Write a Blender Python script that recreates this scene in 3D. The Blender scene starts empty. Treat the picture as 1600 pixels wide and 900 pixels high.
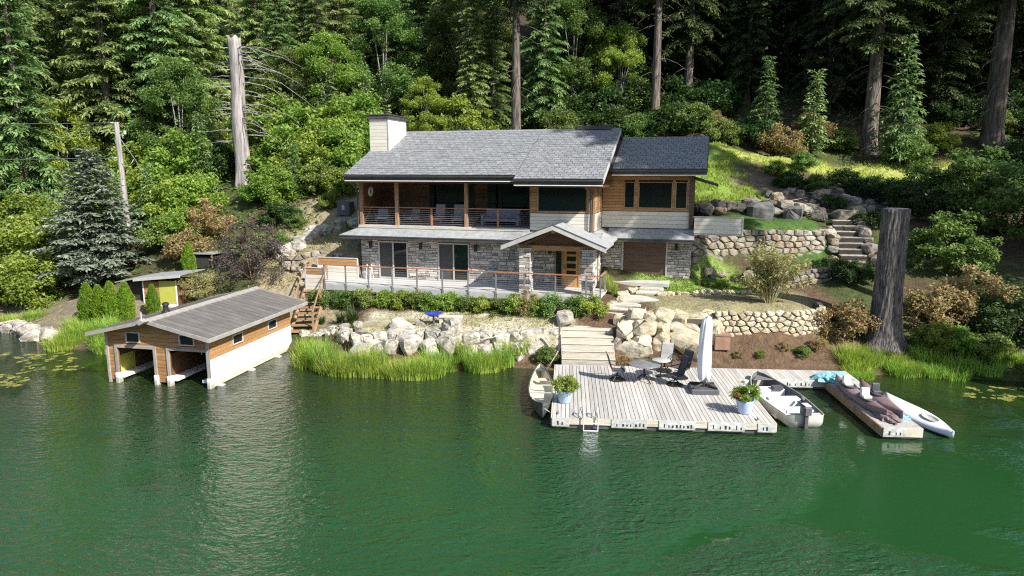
import bpy, bmesh, math, random
import numpy as np
from mathutils import Vector, Matrix

SC = bpy.context.scene
COL = SC.collection
R = math.radians

# ------------------------------------------------------------------ camera, sky, sun, exposure
cam_data = bpy.data.cameras.new('camera')
cam_data.lens = 24.0
cam_data.sensor_width = 36.0
cam_data.clip_start = 0.1
cam_data.clip_end = 2000.0
cam = bpy.data.objects.new('camera', cam_data)
COL.objects.link(cam)
cam.location = (0.0, 0.0, 8.7)
cam.rotation_euler = (R(90.0) - math.atan(185 / 1067.0), 0, 0)
SC.camera = cam

SUN_AZ = Vector((0.72, -0.69, 0)).normalized()      # horizontal direction towards the sun
SUN_EL = R(40.0)
world = bpy.data.worlds.new('World')
SC.world = world
world.use_nodes = True
_nt = world.node_tree
_nt.nodes.clear()
_sky = _nt.nodes.new('ShaderNodeTexSky')
_sky.sky_type = 'NISHITA'
_sky.sun_disc = False
_sky.sun_elevation = SUN_EL
_sky.sun_rotation = math.atan2(SUN_AZ.x, SUN_AZ.y)
_bg = _nt.nodes.new('ShaderNodeBackground')
_bg.inputs['Strength'].default_value = 0.115
_wo = _nt.nodes.new('ShaderNodeOutputWorld')
_nt.links.new(_sky.outputs[0], _bg.inputs[0])
_nt.links.new(_bg.outputs[0], _wo.inputs[0])

sun_data = bpy.data.lights.new('sun', 'SUN')
sun_data.energy = 5.0
sun_data.angle = R(0.5)
sun_data.color = (1.0, 0.965, 0.905)
sun = bpy.data.objects.new('sun', sun_data)
COL.objects.link(sun)
_sd = Vector((SUN_AZ.x * math.cos(SUN_EL), SUN_AZ.y * math.cos(SUN_EL), math.sin(SUN_EL)))
sun.rotation_euler = _sd.to_track_quat('Z', 'Y').to_euler()
sun.location = _sd * 100

SC.view_settings.view_transform = 'Standard'
SC.view_settings.look = 'None'
SC.view_settings.gamma = 1.0
SC.view_settings.use_curve_mapping = False
SC.view_settings.exposure = 0.68
SC.render.engine = 'CYCLES'
SC.cycles.use_denoising = False
SC.cycles.filter_width = 1.15
SC.cycles.max_bounces = 6
SC.cycles.sample_clamp_indirect = 4.0
SC.cycles.sample_clamp_direct = 4.0
SC.cycles.transparent_max_bounces = 4

# ------------------------------------------------------------------ helpers
def lin(r, g, b):
    f = lambda c: (c / 255.0) / 12.92 if c <= 10 else ((c / 255.0 + 0.055) / 1.055) ** 2.4
    return (f(r), f(g), f(b), 1.0)

class MB:
    """collects simple shapes; build() links them as one mesh object"""
    def __init__(s):
        s.v = []; s.f = []
    def add(s, vs, fs):
        n = len(s.v)
        s.v.extend([tuple(v) for v in vs])
        s.f.extend([tuple(i + n for i in f) for f in fs])
        return s
    def box(s, x0, x1, y0, y1, z0, z1, M=None):
        vs = [Vector((x, y, z)) for z in (z0, z1) for y in (y0, y1) for x in (x0, x1)]
        if M is not None:
            vs = [M @ v for v in vs]
        return s.add(vs, [(0, 2, 3, 1), (4, 5, 7, 6), (0, 1, 5, 4), (2, 6, 7, 3), (0, 4, 6, 2), (1, 3, 7, 5)])
    def bevbox(s, x0, x1, y0, y1, z0, z1, b):
        """box with chamfered vertical and top edges"""
        ring = lambda d, z: [(x0 + d, y0 + b + 0 * d, z), (x0 + b, y0 + d, z), (x1 - b, y0 + d, z), (x1 - d, y0 + b, z), (x1 - d, y1 - b, z), (x1 - b, y1 - d, z), (x0 + b, y1 - d, z), (x0 + d, y1 - b, z)]
        return s.loft([ring(0, z0), ring(0, z1 - b), ring(b, z1)], True)
    def prism(s, poly, axis, a0, a1):
        """poly of 2d points; axis x: (y,z) extruded over x; y: (x,z); z: (x,y)"""
        n = len(poly)
        def p(q, a):
            return {'x': (a, q[0], q[1]), 'y': (q[0], a, q[1]), 'z': (q[0], q[1], a)}[axis]
        vs = [p(q, a0) for q in poly] + [p(q, a1) for q in poly]
        fs = [tuple(range(n)), tuple(range(2 * n - 1, n - 1, -1))]
        fs += [(i, i + n, (i + 1) % n + n, (i + 1) % n) for i in range(n)]
        return s.add(vs, fs)
    def loft(s, rings, cap=False, closed=True):
        n = len(rings[0])
        vs = [p for r in rings for p in r]
        fs = []
        for k in range(len(rings) - 1):
            for i in range(n if closed else n - 1):
                j = (i + 1) % n
                fs.append((k * n + i, k * n + j, (k + 1) * n + j, (k + 1) * n + i))
        if cap:
            fs.append(tuple(range(n - 1, -1, -1)))
            fs.append(tuple(range((len(rings) - 1) * n, len(rings) * n)))
        return s.add(vs, fs)
    def tube(s, pts, rad, n=6, cap=True):
        pts = [Vector(p) for p in pts]
        if not hasattr(rad, '__len__'):
            rad = [rad] * len(pts)
        rings = []
        up = Vector((0, 0, 1))
        for i, p in enumerate(pts):
            d = (pts[min(i + 1, len(pts) - 1)] - pts[max(i - 1, 0)]).normalized()
            a = d.cross(up)
            if a.length < 0.05:
                a = d.cross(Vector((1, 0, 0)))
            a.normalize()
            b = a.cross(d)
            rings.append([p + (a * math.cos(t) + b * math.sin(t)) * rad[i] for t in [2 * math.pi * k / n for k in range(n)]])
        return s.loft(rings, cap)
    def lathe(s, prof, n=16, c=(0, 0)):
        rings = [[(c[0] + r * math.cos(2 * math.pi * k / n), c[1] + r * math.sin(2 * math.pi * k / n), z) for k in range(n)] for r, z in prof]
        return s.loft(rings, True)
    def build(s, name, mat, parent=None, smooth=False, fix=True):
        me = bpy.data.meshes.new(name)
        me.from_pydata(s.v, [], s.f)
        if fix:
            bm = bmesh.new(); bm.from_mesh(me)
            bmesh.ops.recalc_face_normals(bm, faces=bm.faces)
            bm.to_mesh(me); bm.free()
        me.materials.append(mat)
        if smooth:
            me.polygons.foreach_set('use_smooth', [True] * len(me.polygons))
        return link(name, me, parent)

def link(name, me, parent=None):
    o = bpy.data.objects.new(name, me)
    COL.objects.link(o)
    if parent is not None:
        o.parent = parent
    return o

def tag(o, label=None, cat=None, group=None, kind=None):
    if label: o['label'] = label
    if cat: o['category'] = cat
    if group: o['group'] = group
    if kind: o['kind'] = kind
    return o

def thing(name, label, cat, loc=(0, 0, 0), rotz=0.0, group=None):
    o = bpy.data.objects.new(name, None)
    o.empty_display_size = 0.3
    COL.objects.link(o)
    o.location = loc
    o.rotation_euler = (0, 0, rotz)
    return tag(o, label, cat, group)

def copy_tree(src, loc=None, rotz=None, scale=None, label=None, group=None):
    c = src.copy()
    COL.objects.link(c)
    if loc is not None: c.location = loc
    if rotz is not None: c.rotation_euler = (c.rotation_euler[0], c.rotation_euler[1], rotz)
    if scale is not None: c.scale = scale
    if label: c['label'] = label
    if group: c['group'] = group
    for ch in src.children:
        d = ch.copy(); COL.objects.link(d); d.parent = c
        for g in ch.children:
            e = g.copy(); COL.objects.link(e); e.parent = d
    return c

def set_tint(me, vals):
    a = me.attributes.new('tint', 'FLOAT', 'FACE')
    a.data.foreach_set('value', np.asarray(vals, dtype=np.float32))

def npmesh(name, verts, faces, tint=None, mat=None, smooth=False):
    """fast mesh from arrays: verts (N,3), faces (M,k)"""
    verts = np.asarray(verts, dtype=np.float32); faces = np.asarray(faces, dtype=np.int32)
    me = bpy.data.meshes.new(name)
    M, k = faces.shape
    me.vertices.add(len(verts)); me.vertices.foreach_set('co', verts.ravel())
    me.loops.add(M * k); me.loops.foreach_set('vertex_index', faces.ravel())
    me.polygons.add(M); me.polygons.foreach_set('loop_start', np.arange(0, M * k, k, dtype=np.int32))
    me.polygons.foreach_set('use_smooth', np.full(M, bool(smooth)))
    me.update(calc_edges=True)
    if tint is not None:
        set_tint(me, tint)
    if mat is not None:
        me.materials.append(mat)
    return me

# ------------------------------------------------------------------ materials
def _mat(name):
    m = bpy.data.materials.new(name)
    m.use_nodes = True
    nt = m.node_tree
    return m, nt, nt.nodes['Principled BSDF'], nt.nodes['Material Output']

def _variation(nt):
    """0..1 value that differs from piece to piece (face attribute plus object random)"""
    at = nt.nodes.new('ShaderNodeAttribute'); at.attribute_name = 'tint'
    oi = nt.nodes.new('ShaderNodeObjectInfo')
    ad = nt.nodes.new('ShaderNodeMath'); ad.operation = 'ADD'
    nt.links.new(at.outputs['Fac'], ad.inputs[0]); nt.links.new(oi.outputs['Random'], ad.inputs[1])
    fr = nt.nodes.new('ShaderNodeMath'); fr.operation = 'FRACT'
    nt.links.new(ad.outputs[0], fr.inputs[0])
    return fr.outputs[0], oi

def surf(name, c1, c2=None, scale=(3, 3, 3), rough=0.7, var=0.0, bump=0.0, bscale=30.0, metal=0.0, spec=0.4, detail=5.0, c3=None, lo=0.35, hi=0.65, vcols=None):
    """noise-mixed colours, piece-to-piece variation and fine relief"""
    m, nt, bs, out = _mat(name)
    N, L = nt.nodes, nt.links
    tc = N.new('ShaderNodeTexCoord')
    v, oi = _variation(nt)
    off = N.new('ShaderNodeVectorMath'); off.operation = 'ADD'
    sc_ = N.new('ShaderNodeMath'); sc_.operation = 'MULTIPLY'; sc_.inputs[1].default_value = 37.0
    L.new(v, sc_.inputs[0])
    L.new(tc.outputs['Object'], off.inputs[0]); L.new(sc_.outputs[0], off.inputs[1])
    mp = N.new('ShaderNodeMapping'); mp.inputs['Scale'].default_value = scale
    L.new(off.outputs[0], mp.inputs[0])
    no = N.new('ShaderNodeTexNoise'); no.inputs['Scale'].default_value = 1.0; no.inputs['Detail'].default_value = detail
    no.inputs['Roughness'].default_value = 0.62
    L.new(mp.outputs[0], no.inputs['Vector'])
    cr = N.new('ShaderNodeValToRGB')
    cr.color_ramp.elements[0].position = lo; cr.color_ramp.elements[1].position = hi
    cr.color_ramp.elements[0].color = c1; cr.color_ramp.elements[1].color = c2 or c1
    if c3:
        e = cr.color_ramp.elements.new((lo + hi) / 2); e.color = c3
    L.new(no.outputs['Fac'], cr.inputs[0])
    col = cr.outputs[0]
    if vcols:
        vr = N.new('ShaderNodeValToRGB'); vr.color_ramp.interpolation = 'LINEAR'
        el = vr.color_ramp.elements
        while len(el) < len(vcols): el.new(0.5)
        for i, c in enumerate(vcols):
            el[i].position = i / (len(vcols) - 1); el[i].color = c
        L.new(v, vr.inputs[0])
        mx = N.new('ShaderNodeMix'); mx.data_type = 'RGBA'; mx.blend_type = 'MULTIPLY'; mx.inputs[0].default_value = 1.0
        L.new(col, mx.inputs[6]); L.new(vr.outputs[0], mx.inputs[7])
        col = mx.outputs[2]
    if var:
        hs = N.new('ShaderNodeHueSaturation')
        mr = N.new('ShaderNodeMapRange'); mr.inputs[3].default_value = 1 - var; mr.inputs[4].default_value = 1 + var
        L.new(v, mr.inputs[0]); L.new(mr.outputs[0], hs.inputs['Value']); L.new(col, hs.inputs['Color'])
        col = hs.outputs[0]
    L.new(col, bs.inputs['Base Color'])
    bs.inputs['Roughness'].default_value = rough
    bs.inputs['Metallic'].default_value = metal
    bs.inputs['Specular IOR Level'].default_value = spec
    if bump:
        n2 = N.new('ShaderNodeTexNoise'); n2.inputs['Scale'].default_value = bscale; n2.inputs['Detail'].default_value = 6
        m2 = N.new('ShaderNodeMapping'); mxs = max(scale)
        m2.inputs['Scale'].default_value = tuple(s_ / mxs for s_ in scale)
        L.new(off.outputs[0], m2.inputs[0]); L.new(m2.outputs[0], n2.inputs['Vector'])
        bu = N.new('ShaderNodeBump'); bu.inputs['Strength'].default_value = bump; bu.inputs['Distance'].default_value = 0.05
        L.new(n2.outputs['Fac'], bu.inputs['Height']); L.new(bu.outputs[0], bs.inputs['Normal'])
    return m

def leafmat(name, cols, transl=0.35, rough=0.55, ovar=0.25, hue=0.02):
    """foliage: leaf-to-leaf colour from the face attribute, tree-to-tree shift from the object"""
    m, nt, bs, out = _mat(name)
    N, L = nt.nodes, nt.links
    at = N.new('ShaderNodeAttribute'); at.attribute_name = 'tint'
    cr = N.new('ShaderNodeValToRGB'); el = cr.color_ramp.elements
    while len(el) < len(cols): el.new(0.5)
    for i, c in enumerate(cols):
        el[i].position = i / (len(cols) - 1); el[i].color = c
    L.new(at.outputs['Fac'], cr.inputs[0])
    oi = N.new('ShaderNodeObjectInfo')
    hs = N.new('ShaderNodeHueSaturation')
    mr = N.new('ShaderNodeMapRange'); mr.inputs[3].default_value = 1 - ovar; mr.inputs[4].default_value = 1 + ovar
    L.new(oi.outputs['Random'], mr.inputs[0]); L.new(mr.outputs[0], hs.inputs['Value'])
    m7 = N.new('ShaderNodeMath'); m7.operation = 'MULTIPLY'; m7.inputs[1].default_value = 7.3
    f7 = N.new('ShaderNodeMath'); f7.operation = 'FRACT'
    L.new(oi.outputs['Random'], m7.inputs[0]); L.new(m7.outputs[0], f7.inputs[0])
    mh = N.new('ShaderNodeMapRange'); mh.inputs[3].default_value = 0.5 - hue; mh.inputs[4].default_value = 0.5 + hue
    L.new(f7.outputs[0], mh.inputs[0]); L.new(mh.outputs[0], hs.inputs['Hue'])
    L.new(cr.outputs[0], hs.inputs['Color'])
    L.new(hs.outputs[0], bs.inputs['Base Color'])
    bs.inputs['Roughness'].default_value = rough
    bs.inputs['Specular IOR Level'].default_value = 0.3
    tr = N.new('ShaderNodeBsdfTranslucent'); L.new(hs.outputs[0], tr.inputs[0])
    mx = N.new('ShaderNodeMixShader'); mx.inputs[0].default_value = transl
    L.new(bs.outputs[0], mx.inputs[1]); L.new(tr.outputs[0], mx.inputs[2]); L.new(mx.outputs[0], out.inputs[0])
    return m

def g(*c): return (c[0], c[1], c[2], 1.0)

MT = {}
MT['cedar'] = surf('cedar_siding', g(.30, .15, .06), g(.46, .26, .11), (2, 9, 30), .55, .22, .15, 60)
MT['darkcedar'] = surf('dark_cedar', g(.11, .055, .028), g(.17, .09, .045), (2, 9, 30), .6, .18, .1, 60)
MT['cream'] = surf('cream_paint', g(.62, .58, .48), g(.70, .66, .56), (2, 2, 6), .6, .05, .05, 60)
MT['white'] = surf('white_paint', g(.74, .72, .68), g(.82, .81, .78), (3, 3, 3), .55, .03, .05, 60)
MT['trimgrey'] = surf('pale_grey_trim', g(.42, .40, .37), g(.52, .50, .46), (4, 4, 4), .6, .08, .05, 60)
MT['fascia'] = surf('dark_fascia', g(.055, .052, .05), g(.085, .08, .075), (3, 3, 3), .45, .1)
MT['shingle'] = surf('roof_shingle', g(.165, .17, .172), g(.30, .305, .308), (6, 6, 6), .85, .11, .3, 90, spec=.25)
MT['skirt'] = surf('skirt_roofing', g(.24, .25, .25), g(.36, .365, .36), (3, 5, 5), .8, .1, .25, 70, spec=.25)
MT['metalroof'] = surf('brown_metal_roof', g(.135, .122, .112), g(.19, .174, .161), (1.5, 3, 3), .45, .09, .05, 30)
MT['veneer'] = surf('stone_veneer', g(.48, .45, .41), g(.70, .67, .62), (6, 6, 10), .85, .2, .5, 40, vcols=[g(.95, .9, .84), g(.62, .62, .66), g(1, .97, .92), g(.5, .45, .42), g(1, 1, 1), g(.8, .78, .78), g(1.05, .98, .9)])
MT['mortar'] = surf('mortar', g(.16, .15, .14), g(.24, .23, .21), (8, 8, 8), .9)
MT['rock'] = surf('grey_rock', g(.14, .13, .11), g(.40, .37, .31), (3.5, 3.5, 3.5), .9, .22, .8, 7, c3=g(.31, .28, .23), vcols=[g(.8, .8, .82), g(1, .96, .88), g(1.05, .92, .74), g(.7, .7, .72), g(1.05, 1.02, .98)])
MT['tanrock'] = surf('tan_rock', g(.34, .29, .20), g(.60, .55, .43), (3.5, 3.5, 3.5), .9, .15, .8, 7, c3=g(.50, .45, .34), vcols=[g(.85, .84, .82), g(1, .96, .88), g(1.02, .92, .76), g(.9, .9, .9), g(1.05, 1.02, .98)])
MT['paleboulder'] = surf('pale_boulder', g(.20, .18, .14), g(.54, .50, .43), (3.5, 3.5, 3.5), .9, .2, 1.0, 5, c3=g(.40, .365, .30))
MT['slab'] = surf('stone_slab', g(.42, .39, .32), g(.60, .56, .48), (2, 2, 2), .9, .1, .4, 10)
MT['dirtjoint'] = surf('dark_joint', g(.07, .06, .045), g(.12, .10, .07), (5, 5, 5), .95)
MT['plank'] = surf('weathered_plank', g(.40, .375, .335), g(.53, .50, .455), (9, .7, 9), .8, .16, .2, 40)
MT['deckplank'] = surf('deck_plank', g(.46, .44, .41), g(.60, .58, .55), (1.2, 14, 14), .75, .08, .2, 40)
MT['timber'] = surf('brown_timber', g(.25, .15, .08), g(.40, .26, .15), (10, 10, 2), .65, .15, .15, 50)
MT['redrail'] = surf('red_cedar_rail', g(.32, .14, .07), g(.44, .21, .11), (2, 10, 10), .45, .1)
MT['log'] = surf('weathered_log', g(.40, .36, .28), g(.58, .53, .43), (1.5, 10, 10), .85, .12, .3, 30)
MT['steel'] = surf('grey_steel_post', g(.20, .20, .20), g(.30, .30, .30), (5, 5, 5), .4, .05, metal=.3)
MT['cable'] = surf('steel_cable', g(.35, .35, .36), g(.45, .45, .46), (5, 5, 5), .35, metal=.7)
MT['greypanel'] = surf('grey_panel', g(.40, .40, .39), g(.48, .48, .47), (3, 3, 3), .6, .06)
MT['garage'] = surf('brown_garage_door', g(.10, .06, .045), g(.15, .09, .065), (1, 3, 9), .5, .05)
MT['orangedoor'] = surf('honey_wood_door', g(.42, .21, .065), g(.56, .31, .10), (9, 9, 2), .4, .08)
MT['black'] = surf('black_metal', g(.015, .015, .016), g(.03, .03, .03), (5, 5, 5), .5, .1)
MT['darkgrey'] = surf('dark_grey_plastic', g(.07, .07, .075), g(.11, .11, .115), (4, 4, 4), .55, .1)
MT['mesh'] = surf('dark_mesh_fabric', g(.05, .05, .055), g(.085, .085, .09), (30, 30, 30), .8)
MT['greyfabric'] = surf('grey_blue_fabric', g(.20, .20, .24), g(.30, .30, .35), (20, 20, 20), .9, .1)
MT['cover'] = surf('white_umbrella_cover', g(.62, .61, .66), g(.72, .71, .75), (3, 3, 1), .75, 0, .2, 12)
MT['interior'] = surf('dark_interior', g(.035, .03, .027), g(.05, .045, .04), (3, 3, 3), .9)
MT['bark'] = surf('bark', g(.065, .05, .038), g(.21, .175, .145), (7, 7, .9), .95, .15, 1.0, 10, lo=.4, hi=.62)
MT['greybark'] = surf('grey_bark', g(.15, .14, .13), g(.36, .34, .32), (7, 7, .8), .95, .1, 1.0, 10, lo=.38, hi=.62)
MT['stumpbark'] = surf('furrowed_bark', g(.035, .03, .027), g(.21, .185, .17), (17, 17, 1.5), .95, 0, 1.0, 18, lo=.38, hi=.64)
MT['deadwood'] = surf('silver_dead_wood', g(.20, .18, .165), g(.47, .43, .405), (8, 8, .7), .85, .08, .6, 10)
MT['twig'] = surf('brown_twig', g(.11, .08, .05), g(.22, .17, .11), (6, 6, 2), .9, .1)
MT['potblue'] = surf('pale_blue_glaze', g(.34, .44, .62), g(.48, .58, .74), (4, 4, 3), .25, 0, spec=.5)
MT['canoe'] = surf('canoe_green_grey', g(.055, .06, .055), g(.10, .11, .10), (3, 1, 3), .4)
MT['canoein'] = surf('canoe_inside_cream', g(.52, .48, .36), g(.64, .60, .47), (3, 1, 3), .55)
MT['alu'] = surf('pale_aluminium', g(.52, .50, .45), g(.66, .64, .58), (2, 2, 2), .4, .04, metal=.25)
MT['boatfloor'] = surf('grey_boat_carpet', g(.13, .125, .13), g(.18, .175, .18), (9, 9, 9), .9)
MT['kayak'] = surf('mauve_brown_kayak', g(.15, .10, .10), g(.27, .19, .185), (2, 1, 2), .5, .12)
MT['tarp'] = surf('teal_tarp', g(.13, .36, .42), g(.32, .56, .60), (5, 5, 5), .5, 0, .4, 12)
MT['gloss'] = surf('white_plastic', g(.72, .74, .78), g(.80, .82, .85), (2, 2, 2), .3, .03)
MT['concrete'] = surf('pale_concrete', g(.46, .44, .40), g(.58, .56, .51), (3, 3, 3), .9, .08, .2, 30)
MT['bluepot'] = surf('cobalt_glaze', g(.03, .04, .32), g(.05, .08, .5), (4, 4, 4), .2)
MT['yellowwall'] = surf('olive_yellow_panel', g(.44, .44, .07), g(.52, .50, .10), (3, 3, 3), .7)
MT['rope'] = surf('pale_rope', g(.5, .47, .4), g(.6, .57, .5), (20, 20, 20), .9)
MT['floatplate'] = surf('grey_white_float', g(.38, .38, .36), g(.66, .66, .63), (6, 6, 14), .7, .12, .1, 30)
MT['taupe'] = surf('taupe_trim', g(.27, .25, .225), g(.36, .335, .305), (4, 4, 4), .6, .1, .05, 60)
MT['slot'] = surf('dark_slot', g(.02, .02, .02), g(.04, .04, .04), (5, 5, 5), .8)
MT['terracotta'] = surf('brown_box', g(.25, .15, .10), g(.34, .21, .14), (5, 5, 5), .8)

def algae(src, name, top, col):
    """copy of a paint with a ragged green-brown algae line where the water laps at it"""
    m = MT[src].copy(); m.name = name; nt = m.node_tree; N, L = nt.nodes, nt.links
    bs = N['Principled BSDF']; old = bs.inputs['Base Color'].links[0].from_socket
    tc = N.new('ShaderNodeTexCoord'); sp = N.new('ShaderNodeSeparateXYZ'); L.new(tc.outputs['Object'], sp.inputs[0])
    no = N.new('ShaderNodeTexNoise'); no.inputs['Scale'].default_value = 5.0; no.inputs['Detail'].default_value = 6; L.new(tc.outputs['Object'], no.inputs['Vector'])
    ma = N.new('ShaderNodeMath'); ma.operation = 'MULTIPLY_ADD'; ma.inputs[1].default_value = .5; L.new(no.outputs['Fac'], ma.inputs[0]); L.new(sp.outputs[2], ma.inputs[2])
    mr = N.new('ShaderNodeMapRange'); mr.inputs[1].default_value = top + .16; mr.inputs[2].default_value = top + .34; mr.inputs[3].default_value = .75; mr.inputs[4].default_value = 0; L.new(ma.outputs[0], mr.inputs[0])
    mx = N.new('ShaderNodeMix'); mx.data_type = 'RGBA'; L.new(mr.outputs[0], mx.inputs[0]); L.new(old, mx.inputs[6]); mx.inputs[7].default_value = col
    L.new(mx.outputs[2], bs.inputs['Base Color']); return m
MT['lappedwhite'] = algae('white', 'white_paint_with_algae', .20, g(.22, .22, .13))
MT['lappedfloat'] = algae('floatplate', 'float_plate_with_algae', .10, g(.17, .18, .10))

def glassmat(name, base, rough=.03):
    m, nt, bs, out = _mat(name)
    bs.inputs['Base Color'].default_value = base
    bs.inputs['Roughness'].default_value = rough
    bs.inputs['Specular IOR Level'].default_value = .7
    return m
MT['glass'] = glassmat('dark_window_glass', g(.012, .014, .015))
MT['screen'] = surf('insect_screen', g(.055, .052, .052), g(.07, .066, .066), (40, 40, 40), .7)

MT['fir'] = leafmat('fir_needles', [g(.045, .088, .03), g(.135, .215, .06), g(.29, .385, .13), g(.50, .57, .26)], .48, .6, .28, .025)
MT['firshade'] = leafmat('shaded_fir_needles', [g(.028, .055, .02), g(.07, .11, .034), g(.15, .20, .065)], .32, .6, .25, .02)  # fir needles darkened, the right forest's shade put into the colour
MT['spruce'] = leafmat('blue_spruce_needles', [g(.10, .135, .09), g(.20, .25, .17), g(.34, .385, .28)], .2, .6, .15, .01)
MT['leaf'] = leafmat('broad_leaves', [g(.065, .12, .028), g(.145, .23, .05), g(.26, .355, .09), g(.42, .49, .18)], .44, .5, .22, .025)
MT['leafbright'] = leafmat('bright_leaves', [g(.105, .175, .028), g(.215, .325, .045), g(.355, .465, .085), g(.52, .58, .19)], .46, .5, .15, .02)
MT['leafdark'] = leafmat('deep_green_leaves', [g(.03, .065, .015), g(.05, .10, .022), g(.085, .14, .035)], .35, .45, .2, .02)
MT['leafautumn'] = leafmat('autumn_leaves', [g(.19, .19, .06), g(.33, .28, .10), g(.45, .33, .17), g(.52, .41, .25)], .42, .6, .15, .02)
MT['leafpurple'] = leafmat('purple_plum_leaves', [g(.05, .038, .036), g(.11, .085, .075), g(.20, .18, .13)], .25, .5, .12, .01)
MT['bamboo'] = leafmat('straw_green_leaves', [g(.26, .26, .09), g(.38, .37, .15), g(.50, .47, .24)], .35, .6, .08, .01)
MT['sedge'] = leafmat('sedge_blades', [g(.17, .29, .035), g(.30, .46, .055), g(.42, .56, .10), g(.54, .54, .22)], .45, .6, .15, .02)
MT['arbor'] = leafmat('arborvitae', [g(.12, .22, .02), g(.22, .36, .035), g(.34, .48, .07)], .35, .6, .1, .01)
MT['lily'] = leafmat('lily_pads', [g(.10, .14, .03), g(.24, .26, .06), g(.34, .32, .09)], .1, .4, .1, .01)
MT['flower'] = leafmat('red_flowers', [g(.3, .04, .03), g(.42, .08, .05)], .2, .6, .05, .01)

# ------------------------------------------------------------------ terrain and lake
TH = R(16.0)
HO = Vector((-8.694, 39.168, 2.55))                 # lower-left corner of the house wall on the terrace
HX = Vector((math.cos(TH), -math.sin(TH), 0)); HY = Vector((math.sin(TH), math.cos(TH), 0))
def hw(x, y, z=0.0):
    return HO + HX * x + HY * y + Vector((0, 0, z))

_shx = np.array([-250, -60, -34, -28, -23.3, -20.8, -18.5, -15.5, -12.5, -10.3, -8.7, -6.5, -4.2, -2.2, 0, 1.2, 3, 6, 9, 12, 13.7, 16.3, 18.7, 21, 23, 25, 28, 34, 60, 250], float)
_shy = np.array([70, 46, 38.5, 36.4, 33.2, 32.3, 32.2, 33.2, 33.4, 31.3, 29.2, 28.2, 28.0, 29.0, 29.5, 29.0, 28.6, 28.4, 28.1, 27.7, 27.6, 28.4, 28.0, 27.6, 26, 22, 17, 8, -20, -60], float)
_cp = np.array([
 # left bank
 (-40, 45, 1.5), (-34, 42, 1.2), (-28, 39, .7), (-23.5, 36, .8), (-20.5, 35, .9), (-18.5, 34.5, .9), (-20, 38, 1.5), (-16, 38, 1.7), (-27, 43, 2.0),
 (-26, 46, 3.6), (-36, 52, 4.5), (-30, 55, 7), (-22, 46, 5.0), (-19.5, 50, 8.0), (-16, 45, 5.6), (-14, 41, 3.4), (-12.5, 38.5, 2.3), (-12, 43, 5.2), (-11, 40.5, 4.2),
 (-12, 36.5, 1.5), (-11, 35, 1.1), (-10, 33, .6), (-9, 31.5, .5), (-8, 34.5, 1.4), (-9.5, 36.4, 1.8), (-10, 46, 6.9), (-9, 43, 5.6),
 # garden in front of the house
 (-7.2, 30.7, .5), (-7, 31.6, 1.25), (-5, 30.9, 1.25), (-2, 30.6, 1.25), (1.5, 30.6, 1.3), (-5, 29.6, .35), (-2, 29.9, .35), (1.5, 29.9, .45),
 (-5, 33, 1.3), (-1, 32.5, 1.35), (2, 31.5, 1.5), (-6, 35.3, 1.6), (-2, 34.2, 1.65), (2, 33.1, 1.8), (4.2, 32.3, 1.9), (3.5, 31.3, 1.45), (3.3, 28.6, .4), (5.4, 29.4, .6),
 # right garden
 (6, 33.2, 2.2), (7.2, 34.6, 2.45), (8.6, 36.0, 2.52), (10.2, 36.2, 2.58), (6.4, 35.4, 2.45), (7.3, 36.7, 2.58), (9.0, 36.6, 2.6), (13, 37, 2.9), (6.2, 31.0, 1.7), (7.0, 31.5, 2.3), (9.5, 33, 2.45), (13, 33, 2.45), (10, 30.75, 2.38), (13, 30.9, 2.38),
 (7.5, 29.6, .8), (10, 29.6, .85), (13, 29.7, .85), (14.9, 30.2, .9), (14.7, 32.2, 2.2), (7, 28.8, .5), (12, 28.3, .5), (10, 28.5, .5),
 (16.8, 30, .8), (16.3, 33, 2.2), (17.5, 36, 3.0), (19.0, 37.5, 3.2), (20.5, 31, 1.2), (25, 33, 2.2), (30, 36, 3.4), (22.5, 38, 4), (36, 35, 2.5),
 # upper lawn and slope at the right of the house
 (10.3, 37.75, 5.4), (12, 38.35, 5.4), (14, 38.9, 5.4), (16, 39.4, 5.38), (18.0, 39.95, 5.35), (10.4, 36.95, 2.75), (12, 37.45, 2.85), (14, 38.0, 2.9), (16, 38.5, 2.95), (18, 38.8, 3.1), (15, 36.2, 2.7), (12, 41.5, 5.45), (16, 42, 5.5), (19.5, 41.5, 5.6), (12, 43.5, 6.2), (16, 44.6, 6.7), (20, 45, 6.7), (24, 44, 6.2), (30, 44, 6.0),
 (14, 47, 7.7), (15, 51, 10.0), (19, 49, 8.2), (24, 50, 8.3), (30, 49.5, 7.8), (38, 49, 7.2), (12, 55, 10.9), (20, 55, 10.4), (28, 56, 10.3), (36, 54, 11.2), (12, 60, 12.4), (22, 62, 13.5), (34, 62, 14),
 # behind the house and the far hill
 (-8, 50, 8), (0, 50, 8), (6, 49, 7.8), (-5, 55, 9.5), (4, 56, 10.3), (-20, 58, 10), (-30, 62, 10.5), (-45, 58, 7), (50, 50, 8), (50, 62, 14), (-60, 70, 10),
 (-60, 85, 19), (-30, 80, 20), (0, 80, 21), (30, 80, 22), (60, 80, 22), (-80, 125, 42), (-30, 125, 43), (20, 125, 44), (80, 125, 44), (-150, 160, 55), (0, 165, 58), (150, 160, 55), (-240, 290, 75), (0, 290, 85), (240, 290, 75),
 (120, 60, 16), (220, 40, 14), (-130, 90, 14), (-240, 120, 12), (60, 22, 4), (100, 10, 6), (45, 25, 2.2), (36, 22, 2.0), (28, 22, 1.0), (26, 26, 1.0),
], float)
_P = _cp[:, :2]
_A = np.sqrt(((_P[:, None] - _P[None]) ** 2).sum(-1))
_n = len(_P)
_S = np.zeros((_n + 1, _n + 1)); _S[:_n, :_n] = _A; _S[_n, :_n] = 1; _S[:_n, _n] = 1
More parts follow.
